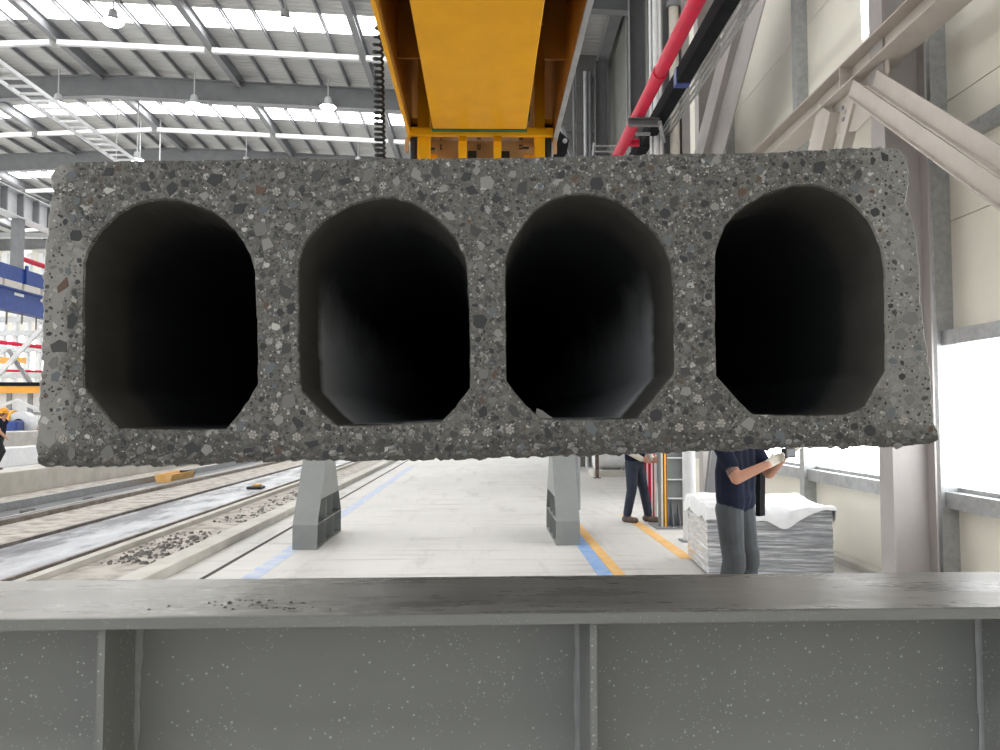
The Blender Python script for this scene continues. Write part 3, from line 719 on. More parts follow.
# ================================================================== YELLOW LIFTING BEAM
GX, GZ = -0.03, 3.15
lb = thing('lifting_beam', 'orange-yellow steel lifting beam with end frame, hanging above the slab', 'lifting beam', (GX, 3.0, GZ))
part(lb, 'inner_box', MB().box((GX - 0.245, 1.7, GZ), (GX + 0.245, 4.12, GZ + 0.42), 0.004), 'yellow')
part(lb, 'end_strip', MB().box((GX - 0.25, 4.12, GZ - 0.004), (GX + 0.25, 4.15, GZ + 0.40)), 'green')
for s in (-1, 1):
    xs = GX + (0.395 if s > 0 else -0.368)
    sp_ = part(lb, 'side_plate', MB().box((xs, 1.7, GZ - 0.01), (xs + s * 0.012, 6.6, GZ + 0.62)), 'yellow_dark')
    part(lb, 'edge_lip', MB().box((xs - s * 0.002, 1.7, GZ - 0.022), (xs + s * (0.022 if s > 0 else 0.013), 6.6, GZ - 0.01)), 'yellow' if s < 0 else 'galv')
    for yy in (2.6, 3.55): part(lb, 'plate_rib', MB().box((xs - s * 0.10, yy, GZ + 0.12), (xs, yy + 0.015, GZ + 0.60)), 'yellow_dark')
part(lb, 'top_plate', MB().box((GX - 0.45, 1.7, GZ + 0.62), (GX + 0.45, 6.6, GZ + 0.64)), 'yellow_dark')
px_ = lambda p, Y: at(p, 140, Y).x
YF = 4.2
def slab_top(x, y):
    q = Vector((x, y, 0)) - SO; return SO.z + (slab_uv(488, 157)[1] + 0.0) * ez.z + (x - SO.x) * math.tan(ROLL)
for xa, xb in ((417.5, 430), (534.5, 545)):
    a, b = px_(xa, YF), px_(xb, YF)
    part(lb, 'clamp_post', MB().box((a, YF, slab_top((a + b) / 2, YF) - .002), (b, YF + 0.07, GZ + 0.60), 0.004), 'yellow')
    part(lb, 'clamp_post', MB().box((a, 6.3, slab_top((a + b) / 2, 6.3) - .002), (b, 6.37, GZ + 0.60), 0.004), 'yellow')
za, zb = at(480, 137.5, YF).z, at(480, 129, YF).z
part(lb, 'cross_bar', MB().box((px_(408, YF), YF - 0.03, za), (px_(553, YF), YF + 0.0, zb), 0.004), 'yellow')
zc = at(480, 165, 4.45).z
part(lb, 'back_plate', MB().box((px_(427, 4.45), 4.45, at(480, 142, 4.45).z), (px_(536, 4.45), 4.47, GZ + 0.05)), 'tan')
part(lb, 'back_plate', MB().box((px_(427, 4.45), 4.44, zc), (px_(536, 4.45), 4.46, at(480, 142.7, 4.45).z)), 'tan')
for xa, xb in ((459, 467), (493.5, 501)):
    a, b = px_(xa, YF + .05), px_(xb, YF + .05)
    z1, z0 = at(480, 136, YF).z, at(480, 160, YF).z
    mb = MB()
    mb.prof([(0, z0), (0.05, z0), (0.09, z0 + .05), (0.09, z1 - .05), (0.05, z1), (0, z1), (0.03, z1 - .05), (0.03, z0 + .05)], (a, YF + 0.03, 0), (b, YF + 0.03, 0))
    hk = part(lb, 'bracket', mb, 'yellow')
    part(lb, 'bolt', MB().tube([((a + b) / 2, YF - 0.005, (z0 + z1) / 2 + .03), ((a + b) / 2, YF + 0.03, (z0 + z1) / 2 + .03)], 0.008, 8), 'black')
    part(lb, 'bracket_pocket', MB().box((b + .002, YF + 0.15, z0 + .06), (b + .05, YF + 0.23, z1 - .03)), 'black')
for xa in (430, 527): 
    a = px_(xa, YF + .1); part(lb, 'foot_block', MB().box((a - .02, YF + .07, at(480, 160, YF).z), (a + .04, YF + .14, at(480, 150, YF).z), .004), 'yellow')
for xa in (441, 478, 480, 520, 522):
    for ya in (139, 146, 149):
        q = at(xa, ya, 4.44); part(lb, 'bolt', MB().tube([(q.x, 4.425, q.z), (q.x, 4.45, q.z)], 0.0045, 6), 'black')
for xa, ya in ((432, 149), (526, 148)):
    q = at(xa, ya, 4.30); part(lb, 'slot_guard', MB().box((q.x - .016, 4.29, q.z - .004), (q.x + .016, 4.31, q.z + .004)), 'black')
for s, xa in ((-1, 415), (1, 547)):                      # roller packs outside the posts
    a = px_(xa, YF + .1); 
    part(lb, 'roller', MB().tube([(a - .03, YF + .1, GZ + .05), (a + .03, YF + .1, GZ + .05)], .035, 14), 'black')
    part(lb, 'roller_bracket', MB().box((a - .035, YF + .06, GZ + .085), (a + .035, YF + .14, GZ + .11)), 'yellow')
    part(lb, 'damper', MB().tube([(a, YF + .02, at(480, 165, YF).z), (a, YF + .02, za)], .018, 10), 'black')
    part(lb, 'side_bracket', MB().box((a + s * .025, YF + .0, at(480, 152, YF).z), (a + s * .045, YF + .03, za)), 'tan')
for xa in (433, 529):                                    # long dark slots beside the inner box
    a = at(xa, 110, 3.9).x; part(lb, 'guide_slot', MB().box((a - .012, 4.0, GZ + .02), (a + .012, 4.06, GZ + .30), .004), 'black')
for yy in (2.4, 5.6):
    for s in (-1, 1): part(lb, 'hoist_rope', MB().tube([(GX + s * .2, yy, GZ + .64), (GX + s * .2, yy, 13.2)], .011, 8), 'black')
# coiled control cable
cc = MB(); pts = []
p0, p1 = at(377.5, 22, 4.0), at(380.5, 168, 4.0)
TURN = 24
for i in range(TURN * 12 + 1):
    t = i / (TURN * 12); tt = t ** 0.82; q = p0 + (p1 - p0) * tt; a = i * 2 * math.pi / 12; r = 0.0235 * min(1, 0.35 + t * 6)
    pts.append((q.x + r * math.cos(a), q.y + r * math.sin(a), q.z))
pts.append((p1.x + .02, p1.y, p1.z - .4))
pts = [(GX - .382, 4.0, GZ + .62), (p0.x + .01, 4.0, p0.z + .10)] + pts
o = cc.tube(pts, 0.0075, 6).build('coiled_cable', 'black', None, True); tag(o, 'black coiled control cable hanging left of the lifting beam', 'cable')

# ================================================================== RIGHT-HAND STEELWORK
def column(name, label, Xi, Xo, yc, w, mat, ztop=13.0, group=None):
    r = thing(name, label, 'column', ((Xi + Xo) / 2, yc, 0), group)
    part(r, 'inner_flange', MB().box((Xi, yc - w / 2, 0.02), (Xi + 0.016, yc + w / 2, ztop)), mat)
    part(r, 'web', MB().box((Xi + 0.016, yc - 0.006, 0.02), (Xo - 0.016, yc + 0.006, ztop)), mat)
    part(r, 'outer_flange', MB().box((Xo - 0.016, yc - w / 2, 0.02), (Xo, yc + w / 2, ztop)), mat)
    part(r, 'base_plate', MB().box((Xi - 0.05, yc - w / 2 - .05, 0), (Xo + 0.03, yc + w / 2 + .05, 0.02)), mat)
    return r
column('steel_column', 'tall pale steel column against the bright windows at the right', 3.50, 3.88, 6.95, 0.24, 'column_grey')
column('steel_column', 'steel wall column behind the leaning brace', 3.50, 3.88, 12.95, 0.24, 'column_grey')
column('steel_column', 'dark steel wall column left of the white conduits', 3.50, 3.88, 19.0, 0.24, 'steel_dark')
column('steel_column', 'farthest dark steel column beside the cross wall', 3.50, 3.88, 25.0, 0.24, 'steel_dark')
# strut along the wall
HB = 3.12 + CAM.z
sb = thing('wall_strut', 'beige steel beam running along the side wall above the braces', 'beam', (3.52, 8, HB))
part(sb, 'beam_body', MB().ibeam((3.525, -2, HB + 0.115), (3.525, 24.5, HB + 0.115), 0.27, 0.23, 0.014, 0.01), 'beige_steel')
for yy in (4.6, 7.45, 10.4): part(sb, 'stiffener', MB().box((3.395, yy, HB + .014), (3.518, yy + .012, HB + .216)), 'beige_steel')
# gusset and braces meeting under the strut
J = atX(862, 92, 3.52)
gs = MB().prof([(-.42, -.42), (-.18, -.52), (.15, -.50), (.42, -.30), (.42, 0), (-.42, 0)], (3.515, J.y + .05, HB), (3.53, J.y + .05, HB))
gs = thing('gusset_plate', 'beige gusset plate where the two braces meet the strut', 'gusset', (3.52, J.y, HB))
def yzplate(poly, x0, x1, y, z):
    n = len(poly); vs = [(x0, y + a, z + b) for a, b in poly] + [(x1, y + a, z + b) for a, b in poly]
    return MB().add(vs, [tuple(range(n)), tuple(range(2 * n - 1, n - 1, -1))] + [(i, (i + 1) % n, n + (i + 1) % n, n + i) for i in range(n)])
part(gs, 'plate', yzplate([(-.50, 0), (-.50, -.12), (-.25, -.38), (.12, -.42), (.55, -.30), (.62, 0)], 3.515, 3.527, J.y, HB), 'beige_steel')
for a, b in ((.38, -.10), (.30, -.17), (.36, -.22), (-.16, -.14), (-.24, -.20)):
    part(gs, 'bolt', MB().tube([(3.49, J.y + a, HB + b), (3.516, J.y + a, HB + b)], .022, 8), 'galv')
ba = atX(848, 75, 3.42); bb_ = atX(1075, 229, 3.42); bb_ = ba + (bb_ - ba) * ((ba.z - 0.16) / (ba.z - bb_.z))   # runs on down to the floor
br = thing('diagonal_brace', 'beige double-angle brace slanting down to the right picture edge', 'brace', ba)
dv = (bb_ - ba).normalized()
nrm = Vector((1, 0, 0)).cross(dv).normalized()
if nrm.z < 0: nrm = -nrm
for k, off in enumerate((-0.125, 0.125)):
    part(br, 'angle_leg', MB().bar(ba + dv * (.14 + .30 * k) + Vector((0.06 * k, 0, 0)) + nrm * off * .62 , bb_ + Vector((0.06 * k, 0, 0)) + nrm * off * .62, 0.012, 0.145, nrm), 'beige_steel')
part(br, 'angle_toe', MB().bar(ba + dv * .2 + nrm * -.15 + Vector((.015, 0, 0)), bb_ + nrm * -.15 + Vector((.015, 0, 0)), 0.12, 0.012, nrm), 'beige_steel')
part(br, 'angle_toe', MB().bar(ba + dv * .4 + nrm * .005 + Vector((.03, 0, 0)), bb_ + nrm * .005 + Vector((.03, 0, 0)), 0.05, 0.012, nrm), 'beige_steel')
ta, tb = atX(830, 108, 3.48), atX(811, 190, 3.48); tb = ta + (tb - ta) * ((10.0 - ta.y) / (tb.y - ta.y)) if (ta.z - (ta.z - tb.z) * (10.0 - ta.y) / (tb.y - ta.y)) > 1.5 else ta + (tb - ta) * ((ta.z - 1.6) / (ta.z - tb.z))
tbr = thing('tube_brace', 'beige steel brace slanting down behind the slab’s right corner', 'brace', ta)
part(tbr, 'brace_body', MB().prof([(-.06, -.17), (.06, -.17), (.06, -.155), (-.045, -.155), (-.045, .155), (.06, .155), (.06, .17), (-.06, .17)], ta, tb, (0, 1, .3)), 'beige_steel')
part(tbr, 'wall_bracket', MB().bar(tb, (WX - .02, tb.y, tb.z), .12, .12), 'beige_steel')
part(tbr, 'brace_toe', MB().bar(ta + Vector((.06, -.45, -.1)), tb + Vector((.06, -.45, 0)), 0.10, 0.10, (0, 1, .3)), 'beige_steel')
# leaning member in the farther bay
la, lb_ = atX(705, 165, 3.45), atX(764, -60, 3.45)
lm = thing('leaning_brace', 'grey-brown wide steel brace leaning behind the cable duct', 'brace', la)
for k, (o1, o2) in enumerate(((-13, -1), (1, 15))):
    qa, qb = atX(705 + (o1 + o2) / 2, 165, 3.45 + .02 * k), atX(764 + (o1 + o2) / 2, -60, 3.45 + .02 * k)
    w_ = abs(atX(705 + o1, 150, 3.45).y - atX(705 + o2, 150, 3.45).y)
    part(lm, 'flange_plate', MB().bar(qa, qb, 0.02, w_ * 0.9, (0, 1, 0)), 'column_grey')
part(lm, 'web_plate', MB().bar(la, lb_, 0.16, 0.02, (0, 1, 0)), 'column_grey')
# red pipe, duct and conduits
PH = CAM.z + 4.3
rp = thing('red_pipe', 'red sprinkler main running overhead beside the dark duct', 'pipe', (2.19, 8, PH))
part(rp, 'pipe_run', MB().tube([(2.19, -6, PH), (2.19, 16, PH)], 0.088, 20), 'red', True)
for yy in (7.0, 9.75, 11.35): part(rp, 'coupling', MB().tube([(2.19, yy, PH), (2.19, yy + .16, PH)], 0.099, 20), 'red', True)
part(rp, 'branch', MB().tube([(2.19, 12.3, PH - .02), (2.415, 12.3, PH - .02)], 0.06, 14), 'red', True)
dt = thing('cable_duct', 'dark grey square cable duct beside the red pipe', 'duct', (2.5, 8, PH))
part(dt, 'duct_body', MB().box((2.42, -6, PH - .10), (2.585, 15, PH + .10), .006), 'dark_tray')
part(dt, 'duct_coupling', MB().box((2.41, 9.85, PH - .11), (2.595, 10.0, PH + .11), .006), 'blue')
for yy in (4.0, 7.2, 12.2): part(dt, 'duct_coupling', MB().box((2.41, yy, PH - .11), (2.595, yy + .05, PH + .11), .006), 'dark_tray')
for i, xx in enumerate((2.63, 2.69, 2.75, 2.80)):
    o = MB().tube([(xx, -6, PH - .02), (xx, 13.5, PH - .02)], 0.017, 8).build('conduit', 'galv', None, True)
    tag(o, ['thin steel conduit nearest the dark duct', 'second thin steel conduit from the duct', 'third thin steel conduit from the duct', 'thin steel conduit farthest from the dark duct'][i], 'conduit', 'conduits beside the duct')
# crane column with guard
cc_ = thing('guarded_column', 'grey steel column with yellow and black edge guard behind the workers', 'column', (2.8, 12.0, 0))
part(cc_, 'inner_flange', MB().box((2.66, 11.85, .02), (2.70, 12.15, 9.5)), 'column_grey')
part(cc_, 'web', MB().box((2.70, 11.99, .02), (2.98, 12.01, 9.5)), 'steel_grey')
part(cc_, 'outer_flange', MB().box((2.98, 11.85, .02), (3.10, 12.15, 9.5)), 'column_grey')
for z in (0.42, 0.70, 1.02, 1.35): part(cc_, 'stiffener', MB().box((2.70, 11.86, z), (2.98, 11.99, z + .012)), 'steel_white')
part(cc_, 'base_plate', MB().box((2.50, 11.70, 0), (3.2, 12.3, .02)), 'steel_grey')
for k in range(2): part(cc_, 'gusset', yzplate([(-.15, 0), (-.005, 0), (-.005, .35)], 2.78 + .1 * k, 2.79 + .1 * k, 11.99, .02), 'steel_grey')
g1 = part(cc_, 'edge_guard', MB().box((2.565, 11.84, .02), (2.60, 11.90, 1.9)), 'steel_dark')
part(cc_, 'edge_guard', MB().box((2.60, 11.84, .02), (2.632, 11.90, 1.9)), 'pale_concrete')
part(cc_, 'edge_guard', MB().box((2.632, 11.84, .02), (2.648, 11.90, 1.9)), 'black')
part(cc_, 'edge_guard', MB().box((2.648, 11.83, .02), (2.676, 11.90, 1.9)), 'hat')
part(cc_, 'edge_guard', MB().box((2.676, 11.84, .02), (2.692, 11.90, 1.9)), 'black')
# bracket for pipe and duct
bk = thing('pipe_bracket', 'grey steel bracket carrying the red pipe and duct at the column', 'bracket', (2.4, 11.85, PH))
part(bk, 'cross_arm', MB().chan((2.02, 11.05, PH - .16), (2.46, 11.05, PH - .16), .08, .11, .01), 'steel_dark')
part(bk, 'side_arm', MB().bar((2.46, 11.05, PH - .16), (2.70, 11.84, PH - .16), .05, .05), 'galv')
part(bk, 'cross_arm', MB().bar((2.22, 11.6, PH - .13), (2.44, 11.6, PH - .13), .04, .04), 'galv')
# vertical conduits and downpipe on the column
for i, (pa, rr) in enumerate(((650.5, .020), (655.5, .040), (660.5, .020))):
    xx = at(pa, 80, 11.8).x
    o = MB().tube([(xx, 11.80, 3.4), (xx, 11.80, 9.4)], rr, 10).build('vertical_conduit', 'white_plastic', None, True)
    tag(o, ['thin white vertical conduit left of the thick one', 'thick white vertical conduit on the guarded column', 'thin white vertical conduit right of the thick one'][i], 'conduit', 'white conduits on the column')
xx = at(675, 80, 11.8).x
dp = thing('downpipe', 'cream vertical downpipe behind the red pipe', 'pipe', (xx, 11.85, 3))
part(dp, 'pipe_run', MB().tube([(xx, 11.85, 3.2), (xx, 11.85, at(675, 8, 11.85).z)], .075, 14), 'glove', True)
part(dp, 'pipe_cap', MB().tube([(xx, 11.85, at(675, 8, 11.85).z), (xx, 11.85, at(675, 3, 11.85).z)], .11, 14), 'steel_grey', True)
# far corner bits: slanting brace, pipe and ladder-like rail in front of the cross wall
s1, s2 = at(598, 75, 26.15), at(616, 12, 22.8)
o = MB().bar(s1, s2, .35, .2).build('corner_brace', 'steel_grey'); tag(o, 'grey slanting steel brace right of the lifting beam', 'brace')
for i, (pa, rr, mt, lab) in enumerate(((585, .055, 'white_plastic', 'white vertical pipe in front of the dark cross wall'), (590, .06, 'steel_grey', 'grey vertical pipe in front of the dark cross wall'), (574, .05, 'steel_grey', 'grey vertical post at the lifting beam’s right edge'))):
    xx = at(pa, 80, 25.8).x
    o = MB().tube([(xx, 25.8, 0), (xx, 25.8, 13.0)], rr, 10).build('vertical_pipe', mt, None, True); tag(o, lab, 'pipe')
hx = thing('cover_plate', 'dark angular plate seen between lifting beam and cross wall', 'plate', at(562, 145, 14))
q = [at(a, b, 14) for a, b in ((560, 131), (569, 140), (567, 152), (563, 158), (553, 158), (556, 138))]
part(hx, 'plate', MB().add(q + [v + Vector((0, .1, 0)) for v in q], [tuple(range(6)), tuple(range(11, 5, -1))] + [(i, (i + 1) % 6, 6 + (i + 1) % 6, 6 + i) for i in range(6)]), 'dark_tray')
q0, q1 = at(576, 170, 14.2), at(562, 128, 14.2)
part(hx, 'arm', MB().bar(q0, q1, .10, .06), 'steel_grey')
part(hx, 'post', MB().tube([q0, (q0.x, q0.y, 0)], .05, 8), 'steel_grey')
bq = at(565, 141, 13.97); part(hx, 'bolt', MB().tube([(bq.x, 13.94, bq.z), (bq.x, 14.0, bq.z)], .04, 10), 'galv')
gr = thing('guard_rail', 'thin pale tubular rail at the foot of the red pipe', 'rail', at(600, 150, 15))
for ya in (146, 151.5): part(gr, 'rail_tube', MB().tube([at(592, ya, 15), at(640, ya, 15)], .016, 8), 'galv', True)
part(gr, 'rail_post', MB().tube([at(594, 143, 15), at(590, 190, 15)], .02, 8), 'galv', True)
# items on the floor at the far right
tk = thing('white_tank', 'white horizontal tank lying on a plinth near the far wall', 'tank', (3.2, 22.5, 0))
part(tk, 'plinth', MB().box((2.95, 21.8, 0), (3.92, 23.0, .16)), 'pale_concrete')
part(tk, 'vessel', MB().tube([(3.02, 22.4, .48), (3.06, 22.4, .48), (3.86, 22.4, .48), (3.90, 22.4, .48)], [.22, .30, .30, .22], 20), 'white_plastic', True)
part(tk, 'saddle', MB().box((3.2, 22.2, .16), (3.28, 22.6, .24)), 'galv'); part(tk, 'saddle', MB().box((3.75, 22.2, .16), (3.83, 22.6, .24)), 'galv')
cb = thing('louvre_cabinet', 'grey louvred cabinet behind the white tank', 'cabinet', (3.6, 23.2, 0))
part(cb, 'body', MB().box((3.15, 23.1, 0), (3.92, 23.5, 1.6), .01), 'galv')
for k in range(7): part(cb, 'louvre', MB().box((3.22, 23.06, .5 + k * .14), (3.86, 23.1, .56 + k * .14)), 'steel_grey')
o = thing('brown_post', 'short brown steel post left of the white tank', 'post', (2.98, 21.3, 0))
part(o, 'post_body', MB().box((2.93, 21.25, .015), (3.02, 21.35, 1.4)), 'boot'); part(o, 'foot_plate', MB().box((2.88, 21.2, 0), (3.07, 21.4, .015)), 'boot')
# red-and-white barrier boards beside the far worker
bd = thing('barrier_board', 'red and white striped barrier boards beside the far worker', 'barrier', (2.55, 12.55, 0))
for k, (xa, xb, mt) in enumerate(((2.33, 2.36, 'red'), (2.36, 2.385, 'white_plastic'), (2.385, 2.43, 'red'), (2.43, 2.455, 'white_plastic'), (2.455, 2.48, 'red'), (2.48, 2.52, 'steel_white'))):
    part(bd, 'board_stripe', MB().box((xa + .17, 12.55, 0.0), (xb + .17, 12.6, 1.02 + .02 * (k % 2))), mt)
part(bd, 'handle', MB().box((2.56, 12.5, .92), (2.66, 12.62, 1.06), .02), 'red')
# leaning grey panel behind the pallet worker and post
o = thing('leaning_sheet', 'grey sheet leaning behind the wrapped pallet', 'sheet', (2.6, 9.6, 0))
qa = [at(700, 500, 9.7), at(712, 500, 9.7), at(722, 440, 9.9), at(714, 440, 9.9)]
pp = [Vector((2.60, 9.75, 0)), Vector((2.95, 9.75, 0)), Vector((3.05, 10.0, 1.55)), Vector((2.86, 10.0, 1.55))]
part(o, 'sheet', MB().add(pp + [v + Vector((0, .03, 0)) for v in pp], [(0, 1, 2, 3), (7, 6, 5, 4), (0, 1, 5, 4), (1, 2, 6, 5), (2, 3, 7, 6), (3, 0, 4, 7)]), 'steel_dark')
part(o, 'sheet_edge', MB().bar(pp[0] - Vector((0, .01, 0)), pp[3] - Vector((0, .01, 0)), .03, .03), 'steel_dark')
o = thing('grey_post', 'plain grey round post right of the guarded column', 'post', (2.83, 10.6, 0))
part(o, 'post_body', MB().tube([(2.70, 10.6, .02), (2.70, 10.6, 1.7)], .085, 16), 'steel_white', True)
part(o, 'foot_plate', MB().box((2.58, 10.48, 0), (2.82, 10.72, .02)), 'steel_grey')

# ================================================================== A-FRAME STANDS
def stand(label, X0, X1, Y0, Y1, rz):
    xm, ym = (X0 + X1) / 2, (Y0 + Y1) / 2; hw, hd = (X1 - X0) / 2, (Y1 - Y0) / 2
    r = thing('steel_stand', label, 'stand', (xm, ym, 0), 'grey A-shaped stands'); r.rotation_euler = (0, 0, rz)
    t = .012; ht = .13; zt_ = 1.32; zs = .305
    def yat(z): return hd - (hd - ht) * (z - zs) / (zt_ - zs)
    for s in (-1, 1):
        MB().box((-hw, s * hd, 0), (hw, s * (hd - t), zs)).build('foot_plate', 'stand_paint', r)
        a, b = s * hd, s * ht
        MB().add([(-hw, a, zs), (hw, a, zs), (hw, b, zt_), (-hw, b, zt_), (-hw, a - s * .016, zs), (hw, a - s * .016, zs), (hw, b - s * .016, zt_), (-hw, b - s * .016, zt_)],
                 [(0, 1, 2, 3), (7, 6, 5, 4), (0, 1, 5, 4), (1, 2, 6, 5), (2, 3, 7, 6), (3, 0, 4, 7)]).build('sloping_plate', 'stand_paint', r)
        z0 = .60; p = [(-yat(z0) + .017, z0), (yat(z0) - .017, z0), (ht - .017, zt_), (-ht + .017, zt_)]
        x = s * hw
        MB().add([(x, a_, b_) for a_, b_ in p] + [(x - s * .01, a_, b_) for a_, b_ in p], [(0, 1, 2, 3), (7, 6, 5, 4), (0, 1, 5, 4), (1, 2, 6, 5), (2, 3, 7, 6), (3, 0, 4, 7)]).build('side_plate', 'stand_paint', r)
    MB().box((-hw, -ht - .05, zt_), (hw, ht + .05, zt_ + .02)).build('cap_plate', 'stand_paint', r)
    MB().box((-hw, -hd + t, 0), (hw, hd - t, .012)).build('bottom_plate', 'stand_paint', r)
    MB().box((-hw + .002, -hd + .016, zs - .006), (hw - .002, hd - .016, zs + .006)).build('shelf', 'stand_paint', r)
    MB().box((-.006, -hd + t, .012), (.006, hd - t, zs - .006)).build('web', 'stand_paint', r)
    p = [(-hd + .03, zs + .006), (hd - .03, zs + .006), (yat(.7) - .03, .7), (-yat(.7) + .03, .7)]
    MB().add([(-.006, a_, b_) for a_, b_ in p] + [(.006, a_, b_) for a_, b_ in p], [(0, 1, 2, 3), (7, 6, 5, 4), (0, 1, 5, 4), (1, 2, 6, 5), (2, 3, 7, 6), (3, 0, 4, 7)]).build('web', 'stand_paint', r)
    for yy in (-.27, .27):
        for s in (-1, 1):
            MB().box((s * .006, yy - .006, .012), (s * (hw - .004), yy + .006, zs - .006)).build('rib', 'stand_paint', r)
            MB().box((s * .006, yy * .8 - .006, zs + .006), (s * (hw - .012), yy * .8 + .006, .62)).build('rib', 'stand_paint', r)
M['stand_paint'] = pmat('stand_grey_paint', (0.27, 0.285, 0.275), (0.24, 0.25, 0.245), 4, 0.5)
stand('grey A-shaped steel stand beside the left blue stripe', -2.375, -2.07, 10.0, 11.64, 0)
stand('grey A-shaped steel stand beside the blue and orange stripes', .908, 1.214, 10.3, 11.9, 0)

# ================================================================== WRAPPED PALLET
PA = R(-4)
pal = thing('wrapped_pallet', 'pallet of boards in stretch film with a white sheet on top', 'pallet', (2.95, 8.75, 0)); pal.rotation_euler = (0, 0, PA)
for yy in (-.48, 0, .48): MB().box((-.60, yy - .05, .0), (.60, yy + .05, .10)).build('pallet_runner', 'wood', pal)
for k in range(7): MB().box((-.60 + k * .173, -.53, .10), (-.60 + k * .173 + .15, .53, .12)).build('pallet_board', 'wood', pal)
def film(z0, z1, hx, hy, name, mat, seed):
    mb = MB(); nz, per = 26, []
    cor = [(-hx, -hy), (hx, -hy), (hx, hy), (-hx, hy)]
    for i in range(4):
        a, b = Vector(cor[i]), Vector(cor[(i + 1) % 4]); n = 22
        per += [(a + (b - a) * (j / n)) for j in range(n)]
    n = len(per); vs = []
    for k in range(nz + 1):
        z = z0 + (z1 - z0) * k / nz
        for q in per:
            d = 0.016 * noise.noise((q.x * 1.5, q.y * 1.5 + seed, z * 26)) + 0.010 * noise.noise((q.x * 4, q.y * 4, z * 60 + seed))
            c = q.normalized(); vs.append((q.x + c.x * d, q.y + c.y * d, z))
    fs = [(k * n + j, k * n + (j + 1) % n, (k + 1) * n + (j + 1) % n, (k + 1) * n + j) for k in range(nz) for j in range(n)]
    mb.add(vs, fs + [tuple(range(nz * n, nz * n + n))]); return mb.build(name, mat, pal, True)
film(.035, .69, .63, .56, 'film_wrap', 'wrap', 3)
def sheet():
    mb = MB(); n = 34; vs = []
    for i in range(n + 1):
        for j in range(n + 1):
            x = -.73 + 1.46 * i / n; y = -.67 + 1.32 * j / n
            z = .70 + .055 * (noise.noise((x * 2.6, y * 2.6, 1)) + .5) + .02 * noise.noise((x * 8, y * 8, 4)) + .05 * max(0, .6 - abs(x + .5)) * max(0, 1 - abs(y))
            ox, oy = max(0, abs(x) - .64), max(0, abs(y) - .57)
            drop = 1.7 * max(ox, oy) * (1 + .6 * noise.noise((x * 3, y * 3, 7)))
            if x > .1 and y < -.56: drop *= max(0.2, 1 - (x - .1) * 1.4)
            px2 = max(-.66, min(.66, x)); py2 = max(-.595, min(.595, y))
            vs.append((px2 + .012 * noise.noise((y * 7, z * 9, 2)), py2 + .012 * noise.noise((x * 7, z * 9, 5)), z - drop))
    fs = [(i * (n + 1) + j, (i + 1) * (n + 1) + j, (i + 1) * (n + 1) + j + 1, i * (n + 1) + j + 1) for i in range(n) for j in range(n)]
    return mb.add(vs, fs).build('cover_sheet', 'white_plastic', pal, True)
sheet()

# ================================================================== LAMPS
LB = ['glowing high-bay lamp in the near row, left of the long roof beam', 'glowing high-bay lamp in the near row, nearest the lifting beam', 'high-bay lamp in the middle row, nearest the left picture edge',
      'high-bay lamp at the centre of the middle row', 'high-bay lamp in the middle row, nearest the coiled cable', 'high-bay lamp on a white rod above the slab’s left end',
      'high-bay lamp on a rod above the first slab web', 'high-bay lamp on a rod beside the coiled cable, far row']
for (px, py, Y), lab in zip(((113, 22, 23.4), (285, 22, 23.4), (58, 104, 29.1), (194, 105, 29.1), (328, 107, 29.1), (137, 160, 36.1), (246, 165, 36.1), (358, 165, 36.1)), LB):
    q = at(px, py, Y); r = thing('high_bay_lamp', lab, 'lamp', q, 'high-bay lamps under the roof')
    MB().tube([(0, 0, .28), (0, 0, (roof_z(q.x) - q.z - .02) / 1.25)], .020, 8).build('rod', 'steel_white', r)
    MB().lathe([(.07, .30), (.10, .26), (.12, .12), (.24, .02), (.25, 0), (.22, .0)], 0, 0, 0).build('housing', 'steel_white', r, True)
    r.scale = (1.25,) * 3
    MB().lathe([(.215, -.005), (.19, -.05), (.10, -.085), (.01, -.095)], 0, 0, 0).build('lens', 'lamp', r, True)
# ================================================================== CABLE LADDER UNDER THE ROOF
HL = 10.3 + CAM.z
cl = thing('cable_ladder', 'pale cable ladder hanging under the roof at upper left', 'cable ladder', (-14.5, 30, HL))
for xx in (-14.93, -14.12): part(cl, 'ladder_rail', MB().box((xx - .03, 14, HL - .06), (xx + .03, 60, HL + .06)), 'steel_white')
rg = None
for k in range(46):
    y = 20 + k * .6
    if rg is None: rg = MB().box((-14.9 + 14.5, -.05, -.03), (-14.15 + 14.5, .05, .03)).build('ladder_rung', 'steel_white', cl); o = rg
    else: o = rg.copy(); C.objects.link(o); o.parent = cl
    o.location = (0, y - 30, 0)
for y in (18.0, 32.2, 34.4, 39): 
    for xx in (-14.95, -14.10): part(cl, 'hanger', MB().tube([(xx, y, HL + .06), (xx, y, roof_z(xx) - .02)], .022, 6), 'steel_white')

